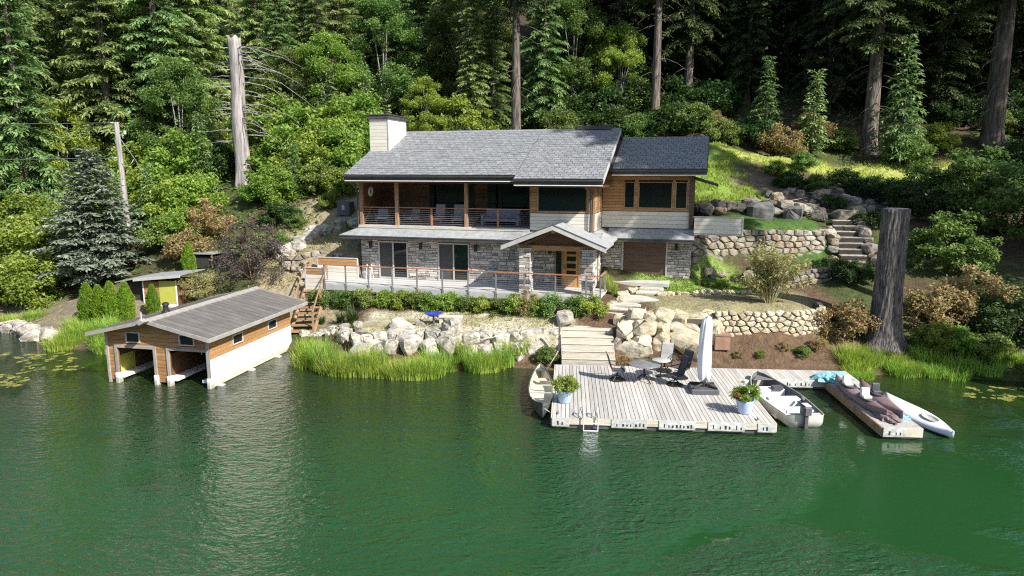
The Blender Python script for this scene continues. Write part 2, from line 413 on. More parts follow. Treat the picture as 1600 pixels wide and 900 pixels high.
_W = np.linalg.solve(_S, np.r_[_cp[:, 2], 0])

def sstep(a, b, x):
    t = np.clip((x - a) / (b - a), 0, 1); return t * t * (3 - 2 * t)
def vnoise(x, y, f, seed=0):
    """cheap smooth value noise"""
    x = x * f + seed * 17.3; y = y * f - seed * 9.1
    xi = np.floor(x); yi = np.floor(y); xf = x - xi; yf = y - yi
    h = lambda a, b: np.modf(np.abs(np.sin(a * 127.1 + b * 311.7) * 43758.5453))[0]
    u = xf * xf * (3 - 2 * xf); w = yf * yf * (3 - 2 * yf)
    return (h(xi, yi) * (1 - u) + h(xi + 1, yi) * u) * (1 - w) + (h(xi, yi + 1) * (1 - u) + h(xi + 1, yi + 1) * u) * w

def ground_arr(X, Y):
    X = np.asarray(X, float); Y = np.asarray(Y, float)
    sh = X.shape; X = X.ravel(); Y = Y.ravel()
    z = np.empty(len(X))
    for i in range(0, len(X), 8000):
        d = np.sqrt((X[i:i + 8000, None] - _P[None, :, 0]) ** 2 + (Y[i:i + 8000, None] - _P[None, :, 1]) ** 2)
        z[i:i + 8000] = d @ _W[:_n] + _W[_n]
    s = Y - np.interp(X, _shx, _shy) + (vnoise(X, Y, .8, 3) - .5) * .5
    wild = sstep(1.5, 4, s) * (1 - sstep(-9, -7, X) * (1 - sstep(16, 18, X)) * (1 - sstep(42, 45, Y)))
    z = z + wild * ((vnoise(X, Y, .35, 1) - .5) * .5 + (vnoise(X, Y, 1.1, 2) - .5) * .25)
    z = np.where(s > 0, .04 + (z - .04) * sstep(0, 1.3, s), np.maximum(-2.0, .04 + s * .55))
    # the house sits in a cut: the ground stays under its floor
    lx = (X - HO.x) * HX.x + (Y - HO.y) * HX.y; ly = (X - HO.x) * HY.x + (Y - HO.y) * HY.y
    inside = ((lx > -.1) & (lx < 13.6) & (ly > -2.2) & (ly < 9.3)) | ((lx >= 13.6) & (lx < 18.2) & (ly > 2.7) & (ly < 9.3))
    z = np.where(inside, np.minimum(z, 2.2), z)
    ins2 = (lx > -3.2) & (lx <= -.1) & (ly > -2.9) & (ly < -.1)
    z = np.where(ins2, np.minimum(z, 2.1), z)
    # wooded shore on the far side of the lake, behind the viewpoint
    far = np.maximum(0, -140 - Y) * .42 + (vnoise(X, Y, .12, 4) * 9 + vnoise(X, Y, .3, 7) * 5) * sstep(-138, -150, Y)
    z = np.where(Y < -138, far - .3, z)
    return z.reshape(sh)
def gz(x, y):
    return float(ground_arr(np.array([x]), np.array([y]))[0])

_xs = np.unique(np.r_[np.linspace(-260, -60, 21), np.linspace(-60, -32, 24), np.arange(-32, 32, .32), np.linspace(32, 60, 24), np.linspace(60, 260, 21)])
_ys = np.unique(np.r_[np.linspace(-300, -134, 56), np.linspace(-130, 22, 14), np.arange(22, 58, .32), np.linspace(58, 90, 36), np.linspace(90, 300, 32)])
GX, GY = np.meshgrid(_xs, _ys)
GZ = ground_arr(GX, GY)
ni, nj = len(_ys), len(_xs)
idx = np.arange(ni * nj).reshape(ni, nj)
_faces = np.stack([idx[:-1, :-1], idx[:-1, 1:], idx[1:, 1:], idx[1:, :-1]], -1).reshape(-1, 4)
gme = npmesh('ground', np.stack([GX, GY, GZ], -1).reshape(-1, 3), _faces, smooth=True)

def band(v, a, b, soft): return sstep(a - soft, a + soft, v) * (1 - sstep(b - soft, b + soft, v))
def mixc(C, m, col): return C * (1 - m[..., None]) + np.array(col) * m[..., None]
_nz = vnoise(GX, GY, 1.3, 5); _nb = vnoise(GX, GY, .25, 6); _nf = vnoise(GX, GY, 2.6, 8)
_gc = np.zeros(GX.shape + (3,)) + np.array((.085, .065, .038))
_gc = mixc(_gc, sstep(.45, .75, _nb), (.07, .085, .028))
_j = (_nz - .5) * 1.0
# dry earth bank at the left of the house
_gc = mixc(_gc, band(GX + _j, -14.5, -8.5, .8) * band(GY + _j, 34, 47, .8) * .9, (.33, .27, .17))
_gc = mixc(_gc, band(GX + _j, -30, -19, 1.2) * band(GY + _j, 33, 40, .8) * .8, (.27, .22, .15))
# garden soil and bark mulch in front of the house
_gc = mixc(_gc, band(GX + _j * .5, -8.5, 16, .5) * band(GY + _j * .4, 27, 36, .5), (.13, .085, .052))
# pale gravel patio with grassy patches
_pat = band(GX + _j * .6, -7.4, 3, .4) * band(GY + _j * .4 + GX * .14, 30.2, 33.6, .3)
_gc = mixc(_gc, _pat, (.50, .45, .33))
_gc = mixc(_gc, _pat * sstep(.52, .72, _nz) * .7, (.24, .22, .09))
# dry stony terrace above the right wall
_gc = mixc(_gc, band(GX + _j * .4, 6.6, 14.8, .4) * band(GY + _j * .3, 30.4, 34.6, .4), (.27, .24, .13))
# lawns
_lawn = band(GX + _j * .5, 6.6, 12.6, .5) * band(GY + _j * .3, 34.5, 37.6, .3)
_gc = mixc(_gc, _lawn, (.22, .30, .07))
_gc = mixc(_gc, band(GX, 9.7, 18.5, .3) * band(GY, 38.2, 42.2, .3), (.07, .13, .03))
_gc = mixc(_gc, band(GX + _j * .8, 9.0, 16.0, .9) * band(GY + _j, 43.5, 54, 1.0) * (.75 + .25 * _nf), (.20, .30, .05))
_gc = mixc(_gc, band(GX + _j, 15, 46, 1) * band(GY + _j * .5 + (GX - 18) * .10, 50.6, 53.0, .4), (.34, .36, .09))
_gc = mixc(_gc, band(GX + _j, 15.0, 30, .6) * band(GY + _j * .7, 43.2, 49.5, .6) * .85, (.15, .12, .085))
_gc = mixc(_gc, (GY < -136) * 1.0, (.035, .06, .018))
_ca = gme.color_attributes.new('soil', 'FLOAT_COLOR', 'POINT')
_ca.data.foreach_set('color', np.concatenate([_gc, np.ones(GX.shape + (1,))], -1).astype(np.float32).ravel())

m, nt, bs, out = _mat('ground_soil')
at = nt.nodes.new('ShaderNodeAttribute'); at.attribute_name = 'soil'
tc = nt.nodes.new('ShaderNodeTexCoord')
n1 = nt.nodes.new('ShaderNodeTexNoise'); n1.inputs['Scale'].default_value = 3.2; n1.inputs['Detail'].default_value = 9; n1.inputs['Roughness'].default_value = .72
nt.links.new(tc.outputs['Object'], n1.inputs['Vector'])
mr = nt.nodes.new('ShaderNodeMapRange'); mr.inputs[1].default_value = .3; mr.inputs[2].default_value = .7; mr.inputs[3].default_value = .55; mr.inputs[4].default_value = 1.4
nt.links.new(n1.outputs['Fac'], mr.inputs[0])
hs = nt.nodes.new('ShaderNodeHueSaturation'); nt.links.new(at.outputs['Color'], hs.inputs['Color']); nt.links.new(mr.outputs[0], hs.inputs['Value'])
nt.links.new(hs.outputs[0], bs.inputs['Base Color'])
bs.inputs['Roughness'].default_value = .95; bs.inputs['Specular IOR Level'].default_value = .15
bu = nt.nodes.new('ShaderNodeBump'); bu.inputs['Strength'].default_value = .9; bu.inputs['Distance'].default_value = .12
n2 = nt.nodes.new('ShaderNodeTexNoise'); n2.inputs['Scale'].default_value = 9; n2.inputs['Detail'].default_value = 8
nt.links.new(tc.outputs['Object'], n2.inputs['Vector']); nt.links.new(n2.outputs['Fac'], bu.inputs['Height']); nt.links.new(bu.outputs[0], bs.inputs['Normal'])
gme.materials.append(m)
ground = tag(link('ground', gme), 'wooded hillside falling to the lake shore', kind='structure')

# lake: murky green body under a clear rippled surface
m, nt, bs, out = _mat('lake_water')
N, L = nt.nodes, nt.links
tc = N.new('ShaderNodeTexCoord')
bn = N.new('ShaderNodeTexNoise'); bn.inputs['Scale'].default_value = .06; bn.inputs['Detail'].default_value = 3
L.new(tc.outputs['Object'], bn.inputs['Vector'])
cr = N.new('ShaderNodeValToRGB')
cr.color_ramp.elements[0].position = .35; cr.color_ramp.elements[0].color = g(.011, .054, .015)
cr.color_ramp.elements[1].position = .65; cr.color_ramp.elements[1].color = g(.018, .070, .020)
L.new(bn.outputs['Fac'], cr.inputs[0])
# near the shore: dark mud bed, and the forest's dark reflection painted in
s0 = N.new('ShaderNodeSeparateXYZ'); L.new(tc.outputs['Object'], s0.inputs[0])
a0 = N.new('ShaderNodeMath'); a0.operation = 'MULTIPLY_ADD'; a0.inputs[1].default_value = 5.0; L.new(bn.outputs['Fac'], a0.inputs[0]); L.new(s0.outputs[1], a0.inputs[2])
r0 = N.new('ShaderNodeMapRange'); r0.inputs[1].default_value = 19.5; r0.inputs[2].default_value = 29.0; r0.interpolation_type = 'SMOOTHSTEP'; L.new(a0.outputs[0], r0.inputs[0])
x0 = N.new('ShaderNodeMix'); x0.data_type = 'RGBA'; L.new(r0.outputs[0], x0.inputs[0]); L.new(cr.outputs[0], x0.inputs[6]); x0.inputs[7].default_value = g(.016, .030, .008)
L.new(x0.outputs[2], bs.inputs['Base Color'])
bs.inputs['Roughness'].default_value = .03; bs.inputs['IOR'].default_value = 1.42
bs.inputs['Specular IOR Level'].default_value = 1.0
def wav(sx, sy, rot, detail, dist):
    mp = N.new('ShaderNodeMapping'); mp.inputs['Scale'].default_value = (sx, sy, 1); mp.inputs['Rotation'].default_value = (0, 0, rot)
    L.new(tc.outputs['Object'], mp.inputs[0])
    no = N.new('ShaderNodeTexNoise'); no.inputs['Scale'].default_value = 1; no.inputs['Detail'].default_value = detail; no.inputs['Distortion'].default_value = dist
    L.new(mp.outputs[0], no.inputs['Vector']); return no.outputs['Fac']
w1 = wav(2.2, 4.6, .3, 4, .8); w2 = wav(5.5, 9.5, -.4, 3, .5)
ad = N.new('ShaderNodeMath'); ad.operation = 'MULTIPLY_ADD'; ad.inputs[1].default_value = .5
L.new(w2, ad.inputs[0]); L.new(w1, ad.inputs[2])
calm = wav(.10, .15, .5, 4, .9)
cm = N.new('ShaderNodeMapRange'); cm.inputs[1].default_value = .36; cm.inputs[2].default_value = .60; cm.inputs[3].default_value = .05; cm.inputs[4].default_value = 1.0
# the breeze dies towards the sheltered right shore
sx_ = N.new('ShaderNodeSeparateXYZ'); L.new(tc.outputs['Object'], sx_.inputs[0])
br = N.new('ShaderNodeMapRange'); br.inputs[1].default_value = 3.0; br.inputs[2].default_value = 11.0; br.inputs[3].default_value = .06; br.inputs[4].default_value = -.14
L.new(sx_.outputs[0], br.inputs[0])
cs = N.new('ShaderNodeMath'); cs.operation = 'ADD'; L.new(calm, cs.inputs[0]); L.new(br.outputs[0], cs.inputs[1])
L.new(cs.outputs[0], cm.inputs[0])
hm = N.new('ShaderNodeMath'); hm.operation = 'MULTIPLY'; L.new(ad.outputs[0], hm.inputs[0]); L.new(cm.outputs[0], hm.inputs[1])
bu = N.new('ShaderNodeBump'); bu.inputs['Strength'].default_value = 1.0; bu.inputs['Distance'].default_value = .17
L.new(hm.outputs[0], bu.inputs['Height']); L.new(bu.outputs[0], bs.inputs['Normal'])
MT['water'] = m
wme = npmesh('lake_water', [(-260, -300, 0), (260, -300, 0), (260, 75, 0), (-260, 75, 0)], [(0, 1, 2, 3)], mat=m)
tag(link('lake_water', wme), 'deep green rippled lake', kind='structure')

# ------------------------------------------------------------------ the house (local frame: x along the front, y into the hill, z above the terrace)
rng = random.Random(7)
house = thing('lake_house', 'two storey house with grey shingle roof, cedar siding and stone base', 'house', HO, -TH)

def face_box(mb, face, a0, a1, z0, z1, d0, d1):
    """face=('y', y0): wall facing -y, depth d outwards; face=('x', x0): wall facing +x"""
    k, p = face
    if k == 'y': mb.box(a0, a1, p - d1, p - d0, z0, z1)
    else: mb.box(p + d0, p + d1, a0, a1, z0, z1)
    return mb

def boards(root, face, a0, a1, z0, z1, bh, mat, holes=(), name='siding_board', thick=.022, gap=.012):
    n = max(1, round((z1 - z0) / bh)); h = (z1 - z0) / n
    for i in range(n):
        b0 = z0 + i * h; b1 = b0 + h - gap
        segs = [(a0, a1)]
        for (h0, h1, hz0, hz1) in holes:
            if hz0 < b1 - .01 and hz1 > b0 + .01:
                new = []
                for s0, s1 in segs:
                    if h1 <= s0 or h0 >= s1: new.append((s0, s1)); continue
                    if h0 > s0: new.append((s0, h0))
                    if h1 < s1: new.append((h1, s1))
                segs = new
        for s0, s1 in segs:
            if s1 - s0 < .04: continue
            if s1 - s0 > 2.6:                      # a butt joint somewhere along a long run
                c = s0 + (s1 - s0) * rng.uniform(.3, .7); parts = [(s0, c - .003), (c + .003, s1)]
            else: parts = [(s0, s1)]
            for p0, p1 in parts:
                face_box(MB(), face, p0, p1, b0, b1, 0, thick + rng.uniform(0, .006)).build(name, mat, root, fix=False)

def window(root, face, a0, a1, z0, z1, fmat, fw=.06, splits=(), depth=.05, name='window', pmat=None, sill=False):
    mb = MB()
    face_box(mb, face, a0, a1, z0, z0 + fw, -.04, depth); face_box(mb, face, a0, a1, z1 - fw, z1, -.04, depth)
    face_box(mb, face, a0, a0 + fw, z0 + fw, z1 - fw, -.04, depth); face_box(mb, face, a1 - fw, a1, z0 + fw, z1 - fw, -.04, depth)
    for s in splits: face_box(mb, face, s - fw / 2, s + fw / 2, z0 + fw, z1 - fw, -.04, depth)
    w = mb.build(name, fmat, root, fix=False)
    ed = [a0 + fw] + [x for s in splits for x in (s - fw / 2, s + fw / 2)] + [a1 - fw]
    for i in range(0, len(ed), 2):
        pm = pmat[i // 2] if isinstance(pmat, (list, tuple)) else (pmat or MT['glass'])
        face_box(MB(), face, ed[i], ed[i + 1], z0 + fw, z1 - fw, -.02, .005).build('pane', pm, w, fix=False)
    if sill:
        face_box(MB(), face, a0 - .06, a1 + .06, z0 - .06, z0 - .005, 0, depth + .05).build('sill', fmat, w, fix=False)
    return w

def veneer(root, face, a0, a1, z0, z1, holes=(), seed=1):
    """random ashlar: many small stones joined, each with its own depth and tint"""
    r = random.Random(seed); vs = []; fs = []; ti = []
    z = z0
    while z < z1 - .02:
        h = min(r.uniform(.09, .2), z1 - z)
        if z1 - z - h < .05: h = z1 - z
        a = a0
        while a < a1 - .01:
            w = min(r.uniform(.18, .62), a1 - a)
            if a1 - a - w < .1: w = a1 - a
            split = h > .15 and r.random() < .35
            for (zz, hh) in ([(z, h / 2), (z + h / 2, h / 2)] if split else [(z, h)]):
                e0, e1 = a, a + w
                for (h0, h1, hz0, hz1) in holes:
                    if hz0 < zz + hh - .02 and hz1 > zz + .02:
                        if h0 <= e0 and h1 >= e1: e1 = e0
                        elif h0 <= e0 < h1: e0 = h1
                        elif h0 < e1 <= h1: e1 = h0
                if e1 - e0 > .05:
                    d = r.uniform(.015, .06); gp = .008; b = .012
                    q = [(e0 + gp, zz + gp, 0), (e1 - gp, zz + gp, 0), (e1 - gp, zz + hh - gp, 0), (e0 + gp, zz + hh - gp, 0)]
                    t = [(e0 + gp + b, zz + gp + b, d), (e1 - gp - b, zz + gp + b, d + r.uniform(-.012, .012)), (e1 - gp - b, zz + hh - gp - b, d), (e0 + gp + b, zz + hh - gp - b, d + r.uniform(-.012, .012))]
                    n = len(vs)
                    for (aa, zq, dd) in q + t:
                        vs.append((aa, face[1] - dd, zq) if face[0] == 'y' else (face[1] + dd, aa, zq))
                    fs += [(n + i, n + (i + 1) % 4, n + 4 + (i + 1) % 4, n + 4 + i) for i in range(4)] + [(n + 4, n + 5, n + 6, n + 7)]
                    ti += [r.random()] * 5
            a += w
        z += h
    me = npmesh('stone_veneer', vs, fs, ti, MT['veneer'])
    o = link('stone_veneer', me, root); o['kind'] = 'stuff'
    return o

# lower storey core walls with real openings are closed boxes; doors sit in front of dark rooms
LOW = 2.95
WY = 2.6                      # front of the garage wing
mb = MB(); mb.box(0, 13.46, .06, 9, -.3, LOW); mb.build('lower_wall_core', MT['mortar'], house, fix=False)
mb = MB(); mb.box(13.46, 18.3, WY + .06, 9, -.3, LOW); mb.build('garage_wall_core', MT['mortar'], house, fix=False)
S1 = (1.1, 2.92, 0, 2.14); S2 = (4.75, 6.6, 0, 2.14); ED = (11.42, 12.75, 0, 2.2)
MB().box(0.001, 13.459, .03, .0599, -.2, LOW - .02).build('wall_backing', MT['mortar'], house, fix=False)
veneer(house, ('y', .03), 0, 13.46, -.1, 2.75, (S1, S2, ED), 1)
veneer(house, ('x', 13.46), .03, WY, -.1, 2.75, (), 2)
GD = (14.72, 17.02, 0, 2.38)
veneer(house, ('y', WY + .05), 13.5, 18.3, -.1, 2.6, (GD,), 3)
veneer(house, ('x', 18.3), WY + .05, 6, 0, 2.6, (), 4)
for (a0, a1, z0, z1) in (S1, S2):
    window(house, ('y', .03), a0, a1, .02, z1, MT['trimgrey'], .07, ((a0 + a1) / 2,), .07, 'sliding_door', (MT['screen'], MT['glass']))
# entry: narrow side light and honey coloured door with five small panes
window(house, ('y', .03), ED[0], ED[0] + .42, .02, 2.2, MT['cedar'], .06, (), .07, 'side_light')
door = face_box(MB(), ('y', .03), ED[0] + .5, ED[1] - .06, .02, 2.14, -.02, .05).build('entry_door', MT['orangedoor'], house, fix=False)
for k in range(4):
    face_box(MB(), ('y', .03), ED[0] + .64, ED[1] - .2, .62 + k * .38, .62 + k * .38 + .26, .0505, .057).build('pane', MT['glass'], door, fix=False)
face_box(MB(), ('y', .03), ED[0] + .64, ED[1] - .2, .14, .5, .0505, .062).build('door_panel', MT['orangedoor'], door, fix=False)
MB().tube([hwp for hwp in [(ED[0] + .56, -.05, .95), (ED[0] + .56, -.05, 1.2)]], .015).build('handle', MT['black'], door)
mb = MB()
face_box(mb, ('y', .03), ED[0] + .425, ED[0] + .498, .02, 2.2, -.02, .08); face_box(mb, ('y', .03), ED[1] - .055, ED[1] + .02, .02, 2.2, -.02, .08); face_box(mb, ('y', .03), ED[0] + .425, ED[1] + .02, 2.201, 2.28, -.02, .08)
mb.build('door_frame', MT['orangedoor'], house, fix=False)
# garage door in five panels, pale frame
for k in range(5):
    face_box(MB(), ('y', WY + .05), GD[0], GD[1], .24 + k * .425, .24 + (k + 1) * .425 - .012, -.008, .012).build('garage_door_panel', MT['garage'], house, fix=False)
mb = MB()
face_box(mb, ('y', WY + .05), GD[0] - .09, GD[0], .1, 2.36, -.12, .07); face_box(mb, ('y', WY + .05), GD[1], GD[1] + .09, .1, 2.36, -.12, .07); face_box(mb, ('y', WY + .05), GD[0] - .09, GD[1] + .09, 2.361, 2.46, -.12, .07)
mb.build('garage_door_frame', MT['trimgrey'], house, fix=False)
# wall lamps
def wall_lamp(face, a, z):
    mb = MB(); face_box(mb, face, a - .07, a + .07, z, z + .32, .02, .16); face_box(mb, face, a - .085, a + .085, z + .321, z + .35, .01, .19); face_box(mb, face, a - .05, a + .05, z + .02, z + .2, .161, .165)
    mb.build('wall_lamp', MT['black'], house, fix=False)
for a in (.66, 3.75, 7.0, 11.16): wall_lamp(('y', -.01), a, 1.75)
for a in (14.1, 17.55): wall_lamp(('y', WY), a, 1.85)

# ---- upper storey
UF = 3.05                     # upper floor
SOF = 5.42                    # soffit
mb = MB(); mb.box(-.05, 10.05, -.08, 3.0, 2.951, UF); mb.build('upper_deck_floor', MT['deckplank'], house, fix=False)
mb = MB(); mb.box(-.07, 10.05, -.14, -.081, 2.9, UF - .02); mb.build('deck_edge_beam', MT['log'], house, fix=False)
# porch: back wall in dark cedar with wide glass, left side wall
PB = 2.9
MB().box(0, 10.04, PB + .001, 3.2, UF, SOF + .6).build('porch_back_core', MT['interior'], house, fix=False)
G1 = (3.1, 5.95, UF + .06, SOF - .1); G2 = (6.75, 9.2, UF + .06, SOF - .1)
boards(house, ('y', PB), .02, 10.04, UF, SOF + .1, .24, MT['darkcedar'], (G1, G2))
window(house, ('y', PB), *G1[:2], G1[2], G1[3], MT['black'], .08, (3.9, 4.9), .05, 'porch_door')
window(house, ('y', PB), *G2[:2], G2[2], G2[3], MT['black'], .08, (7.6,), .05, 'porch_door')
# bump-out room
MB().box(10.05, 13.44, .03, 5, UF - .1, SOF + .5).build('room_core', MT['interior'], house, fix=False)
MB().box(13.441, 18.28, WY + .03, 9, UF - .1, 6.1).build('wing_core', MT['interior'], house, fix=False)
MB().box(0, 13.44, 3.2, 9, UF - .1, 6.1).build('main_core', MT['interior'], house, fix=False)
BW = (10.5, 13.05, 4.0, 5.25)
boards(house, ('y', .03), 10.05, 13.44, 3.9, SOF + .3, .15, MT['cedar'], (BW,))
boards(house, ('y', .03), 10.05, 13.44, 2.97, 3.88, .18, MT['cream'], ())
window(house, ('y', .03), *BW[:2], BW[2], BW[3], MT['black'], .05, (), .05)
mb = MB(); face_box(mb, ('y', .03), BW[0] - .09, BW[0] - .005, BW[2] - .08, BW[3] + .06, 0, .045); face_box(mb, ('y', .03), BW[1] + .005, BW[1] + .09, BW[2] - .08, BW[3] + .06, 0, .045); face_box(mb, ('y', .03), BW[0] - .09, BW[1] + .09, BW[2] - .09, BW[2] - .006, 0, .05)
mb.build('window_trim', MT['timber'], house, fix=False)
# left end of the bump-out (faces the porch) and right end (lit, faces +x)
MB().box(10.0, 10.049, -.0, PB - .03, UF, SOF + .3).build('room_end_wall', MT['darkcedar'], house, fix=False)
SW = (.85, 1.35, 3.95, 5.2)
boards(house, ('x', 13.445), .03, WY - .05, 3.9, 6.2, .15, MT['cedar'], (SW,))
boards(house, ('x', 13.445), .03, WY - .05, 2.97, 3.88, .18, MT['cream'], ())
window(house, ('x', 13.445), *SW[:2], SW[2], SW[3], MT['timber'], .05, (), .05)
MB().box(13.4, 13.5, -.035, .025, 2.97, SOF).build('corner_trim', MT['timber'], house, fix=False)
# wing front: cedar above, cream below, three windows
W1 = (14.68, 15.25, 4.08, 5.5); W2 = (15.45, 17.25, 4.08, 5.5); W3 = (17.4, 18.02, 4.08, 5.5)
boards(house, ('y', WY), 13.5, 18.3, 3.93, 6.1, .17, MT['cedar'], (W1, W2, W3))
boards(house, ('y', WY), 13.5, 18.3, 3.02, 3.91, .2, MT['cream'], ())
for w in (W1, W2, W3):
    window(house, ('y', WY), *w, MT['timber'], .045, (), .05)
boards(house, ('x', 18.29), WY, 6.5, 3.0, 6.2, .2, MT['darkcedar'], ())
MB().box(18.24, 18.34, WY - .06, WY - .001, 3.0, 6.0).build('corner_trim', MT['darkcedar'], house, fix=False)
# porch posts
for x in (.12, 2.32, 6.45):
    MB().box(x - .09, x + .09, -.06, .12, UF + .002, SOF + .2).build('porch_post', MT['timber'], house, fix=False)
# upper railing: cap rail, two low posts, cables
for (a, b) in ((.21, 2.23), (2.41, 6.36), (6.54, 10.0)):
    MB().box(a, b, -.02, .08, UF + .98, UF + 1.03).build('cap_rail', MT['redrail'], house, fix=False)
for x in (4.4, 8.25):
    MB().box(x - .05, x + .05, -.01, .07, UF + .004, UF + .978).build('rail_post', MT['redrail'], house, fix=False)
for k in range(8):
    MB().tube([(.2, .03, UF + .13 + k * .105), (10.0, .03, UF + .13 + k * .105)], .009, 4).build('rail_cable', MT['cable'], house)
MB().tube([(.14, .2, UF + .05), (.14, 1.2, UF + 1.0)], .045, 4).build('leaning_board', MT['timber'], house)
# left end wall of the porch with a round wreath
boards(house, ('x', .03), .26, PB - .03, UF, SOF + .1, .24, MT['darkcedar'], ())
MB().box(-.03, .029, .26, PB, UF, SOF + .2).build('porch_end_core', MT['darkcedar'], house, fix=False)
mb = MB(); n = 20
for r0, d0, d1 in ((1.0, .03, .05),):
    ring = lambda s, d: [(.03 + d, 1.25 + .30 * s * math.cos(2 * math.pi * k / n), 4.9 + .30 * s * math.sin(2 * math.pi * k / n)) for k in range(n)]
    mb.loft([ring(1, .03), ring(1, .06), ring(.85, .085), ring(.45, .085), ring(.35, .06), ring(.35, .03)])
mb.build('round_wreath', MT['white'], house, True)

# ---- roofs
tile_cache = {}
def shingles(root, x0, x1, y0, z0, y1, z1, ex=.30, wd=.46, single=300, mat=None):
    """courses of shingles on a slope from (y0,z0) eave to (y1,z1) ridge; the nearest ones as own parts"""
    sl = math.atan2(z1 - z0, y1 - y0); ln = math.hypot(y1 - y0, z1 - z0)
    rows = int(round(ln / ex)); ex = ln / rows
    uy, uz = math.cos(sl), math.sin(sl)
    key = (round(ex, 3), round(wd, 3))
    def tile(w, l):
        t0, t1 = .026, .008
        vs = [(0, 0, 0), (w, 0, 0), (w, l, 0), (0, l, 0), (0, 0, t0), (w, 0, t0), (w, l, t1), (0, l, t1)]
        return vs, [(4, 5, 6, 7), (0, 1, 5, 4), (1, 2, 6, 5), (3, 0, 4, 7)]
    if key not in tile_cache:
        tile_cache[key] = []
        for f_ in (1.0,):
            me = bpy.data.meshes.new('shingle'); vs, fs = tile(wd * f_ - .03, ex * 1.12); me.from_pydata(vs, [], fs); me.materials.append(mat or MT['shingle'])
            tile_cache[key].append((wd * f_, me))
    V = []; F = []; T = []; cnt = 0
    r = random.Random(int(x0 * 10 + rows))
    for i in range(rows):
        a = x0; first = (i * .62 * wd) % wd
        while a < x1 - .02:
            w, me = tile_cache[key][0]
            ww = min(w, x1 - a)
            if a == x0 and first > .05: ww = first
            lift = .004 + r.uniform(0, .012)
            py = y0 + uy * ex * i - uz * lift; pz = z0 + uz * ex * i + uy * lift
            if cnt < single and ww > w - .001:
                o = link('shingle', me, root); o.location = (a, py, pz); o.rotation_euler = (sl, r.uniform(-.008, .008), 0); cnt += 1
            else:
                vs, fs = tile(max(ww - .03, .02), ex * 1.12); n = len(V)
                V += [(a + v[0], py + uy * v[1] - uz * v[2], pz + uz * v[1] + uy * v[2]) for v in vs]
                F += [tuple(n + q for q in f) for f in fs]; T += [r.random()] * len(fs)
            a += ww
    if F:
        o = link('shingle_field', npmesh('shingle_field', V, F, T, mat or MT['shingle']), root); o['kind'] = 'stuff'

def slope_slab(root, name, x0, x1, y0, z0, y1, z1, t, mat):
    MB().prism([(y0, z0 - .004), (y1, z1 - .004), (y1, z1 - t), (y0, z0 - t)], 'x', x0, x1).build(name, mat, root)

RZ, RYr, SL = 8.45, 4.95, .43
ev = lambda y: RZ - (RYr - y) * SL
XL, XM, XR = -.3, 9.55, 14.1
slope_slab(house, 'roof_deck', XL, XM, -1.0, ev(-1.0), RYr, RZ, .16, MT['fascia'])
slope_slab(house, 'roof_deck', XM + .001, XR, -1.42, ev(-1.42), RYr, RZ, .16, MT['fascia'])
slope_slab(house, 'roof_back', XL, XR, RYr + .001, RZ, 10.2, RZ - 2.2, .16, MT['fascia'])
shingles(house, XL - .02, XM, -1.06, ev(-1.06), RYr, RZ, .27, .42, 200)
shingles(house, XM + .005, XR + .02, -1.48, ev(-1.48), RYr, RZ, .27, .42, 60)
MB().prism([(RYr - .16, RZ - .04), (RYr, RZ + .045), (RYr + .16, RZ - .04)], 'x', XL, XR).build('ridge_cap', MT['shingle'], house)
# fascia, gutter and pale soffit edge
def eave(root, x0, x1, y, ztop, h=.30, gut=True):
    MB().box(x0, x1, y - .03, y + .02, ztop - h, ztop - .05).build('fascia_board', MT['fascia'], root, fix=False)
    if gut:
        MB().prism([(y - .032, ztop - .03), (y - .15, ztop - .03), (y - .15, ztop - .08), (y - .11, ztop - .15), (y - .032, ztop - .15)], 'x', x0 - .02, x1 + .02).build('gutter', MT['fascia'], root)
    MB().box(x0, x1, y - .035, y + .04, ztop - h - .045, ztop - h - .001).build('soffit_edge', MT['white'], root, fix=False)
eave(house, XL, XM, -1.0, ev(-1.0) - .02)
eave(house, XM, XR, -1.42, ev(-1.42) - .02)
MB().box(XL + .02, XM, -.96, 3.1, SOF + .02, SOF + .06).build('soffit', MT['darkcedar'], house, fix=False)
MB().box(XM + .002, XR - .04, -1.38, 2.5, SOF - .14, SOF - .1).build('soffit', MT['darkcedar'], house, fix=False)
for x in (XL - .03, XR):       # rake boards
    y0 = -1.0 if x < 5 else -1.42
    MB().prism([(y0, ev(y0) + .0), (RYr, RZ), (RYr, RZ - .26), (y0, ev(y0) - .26)], 'x', x, x + .03).build('rake_board', MT['trimgrey'] if x > 5 else MT['fascia'], house)
# gable wall under the right rake, seen above the wing
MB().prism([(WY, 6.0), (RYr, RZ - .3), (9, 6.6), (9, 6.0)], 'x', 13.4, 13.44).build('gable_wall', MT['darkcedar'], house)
MB().prism([(0, 5.0), (-.0, ev(0) - .2), (RYr, RZ - .3), (9, 6.6), (9, 5.0)], 'x', .0, .06).build('gable_wall', MT['darkcedar'], house)
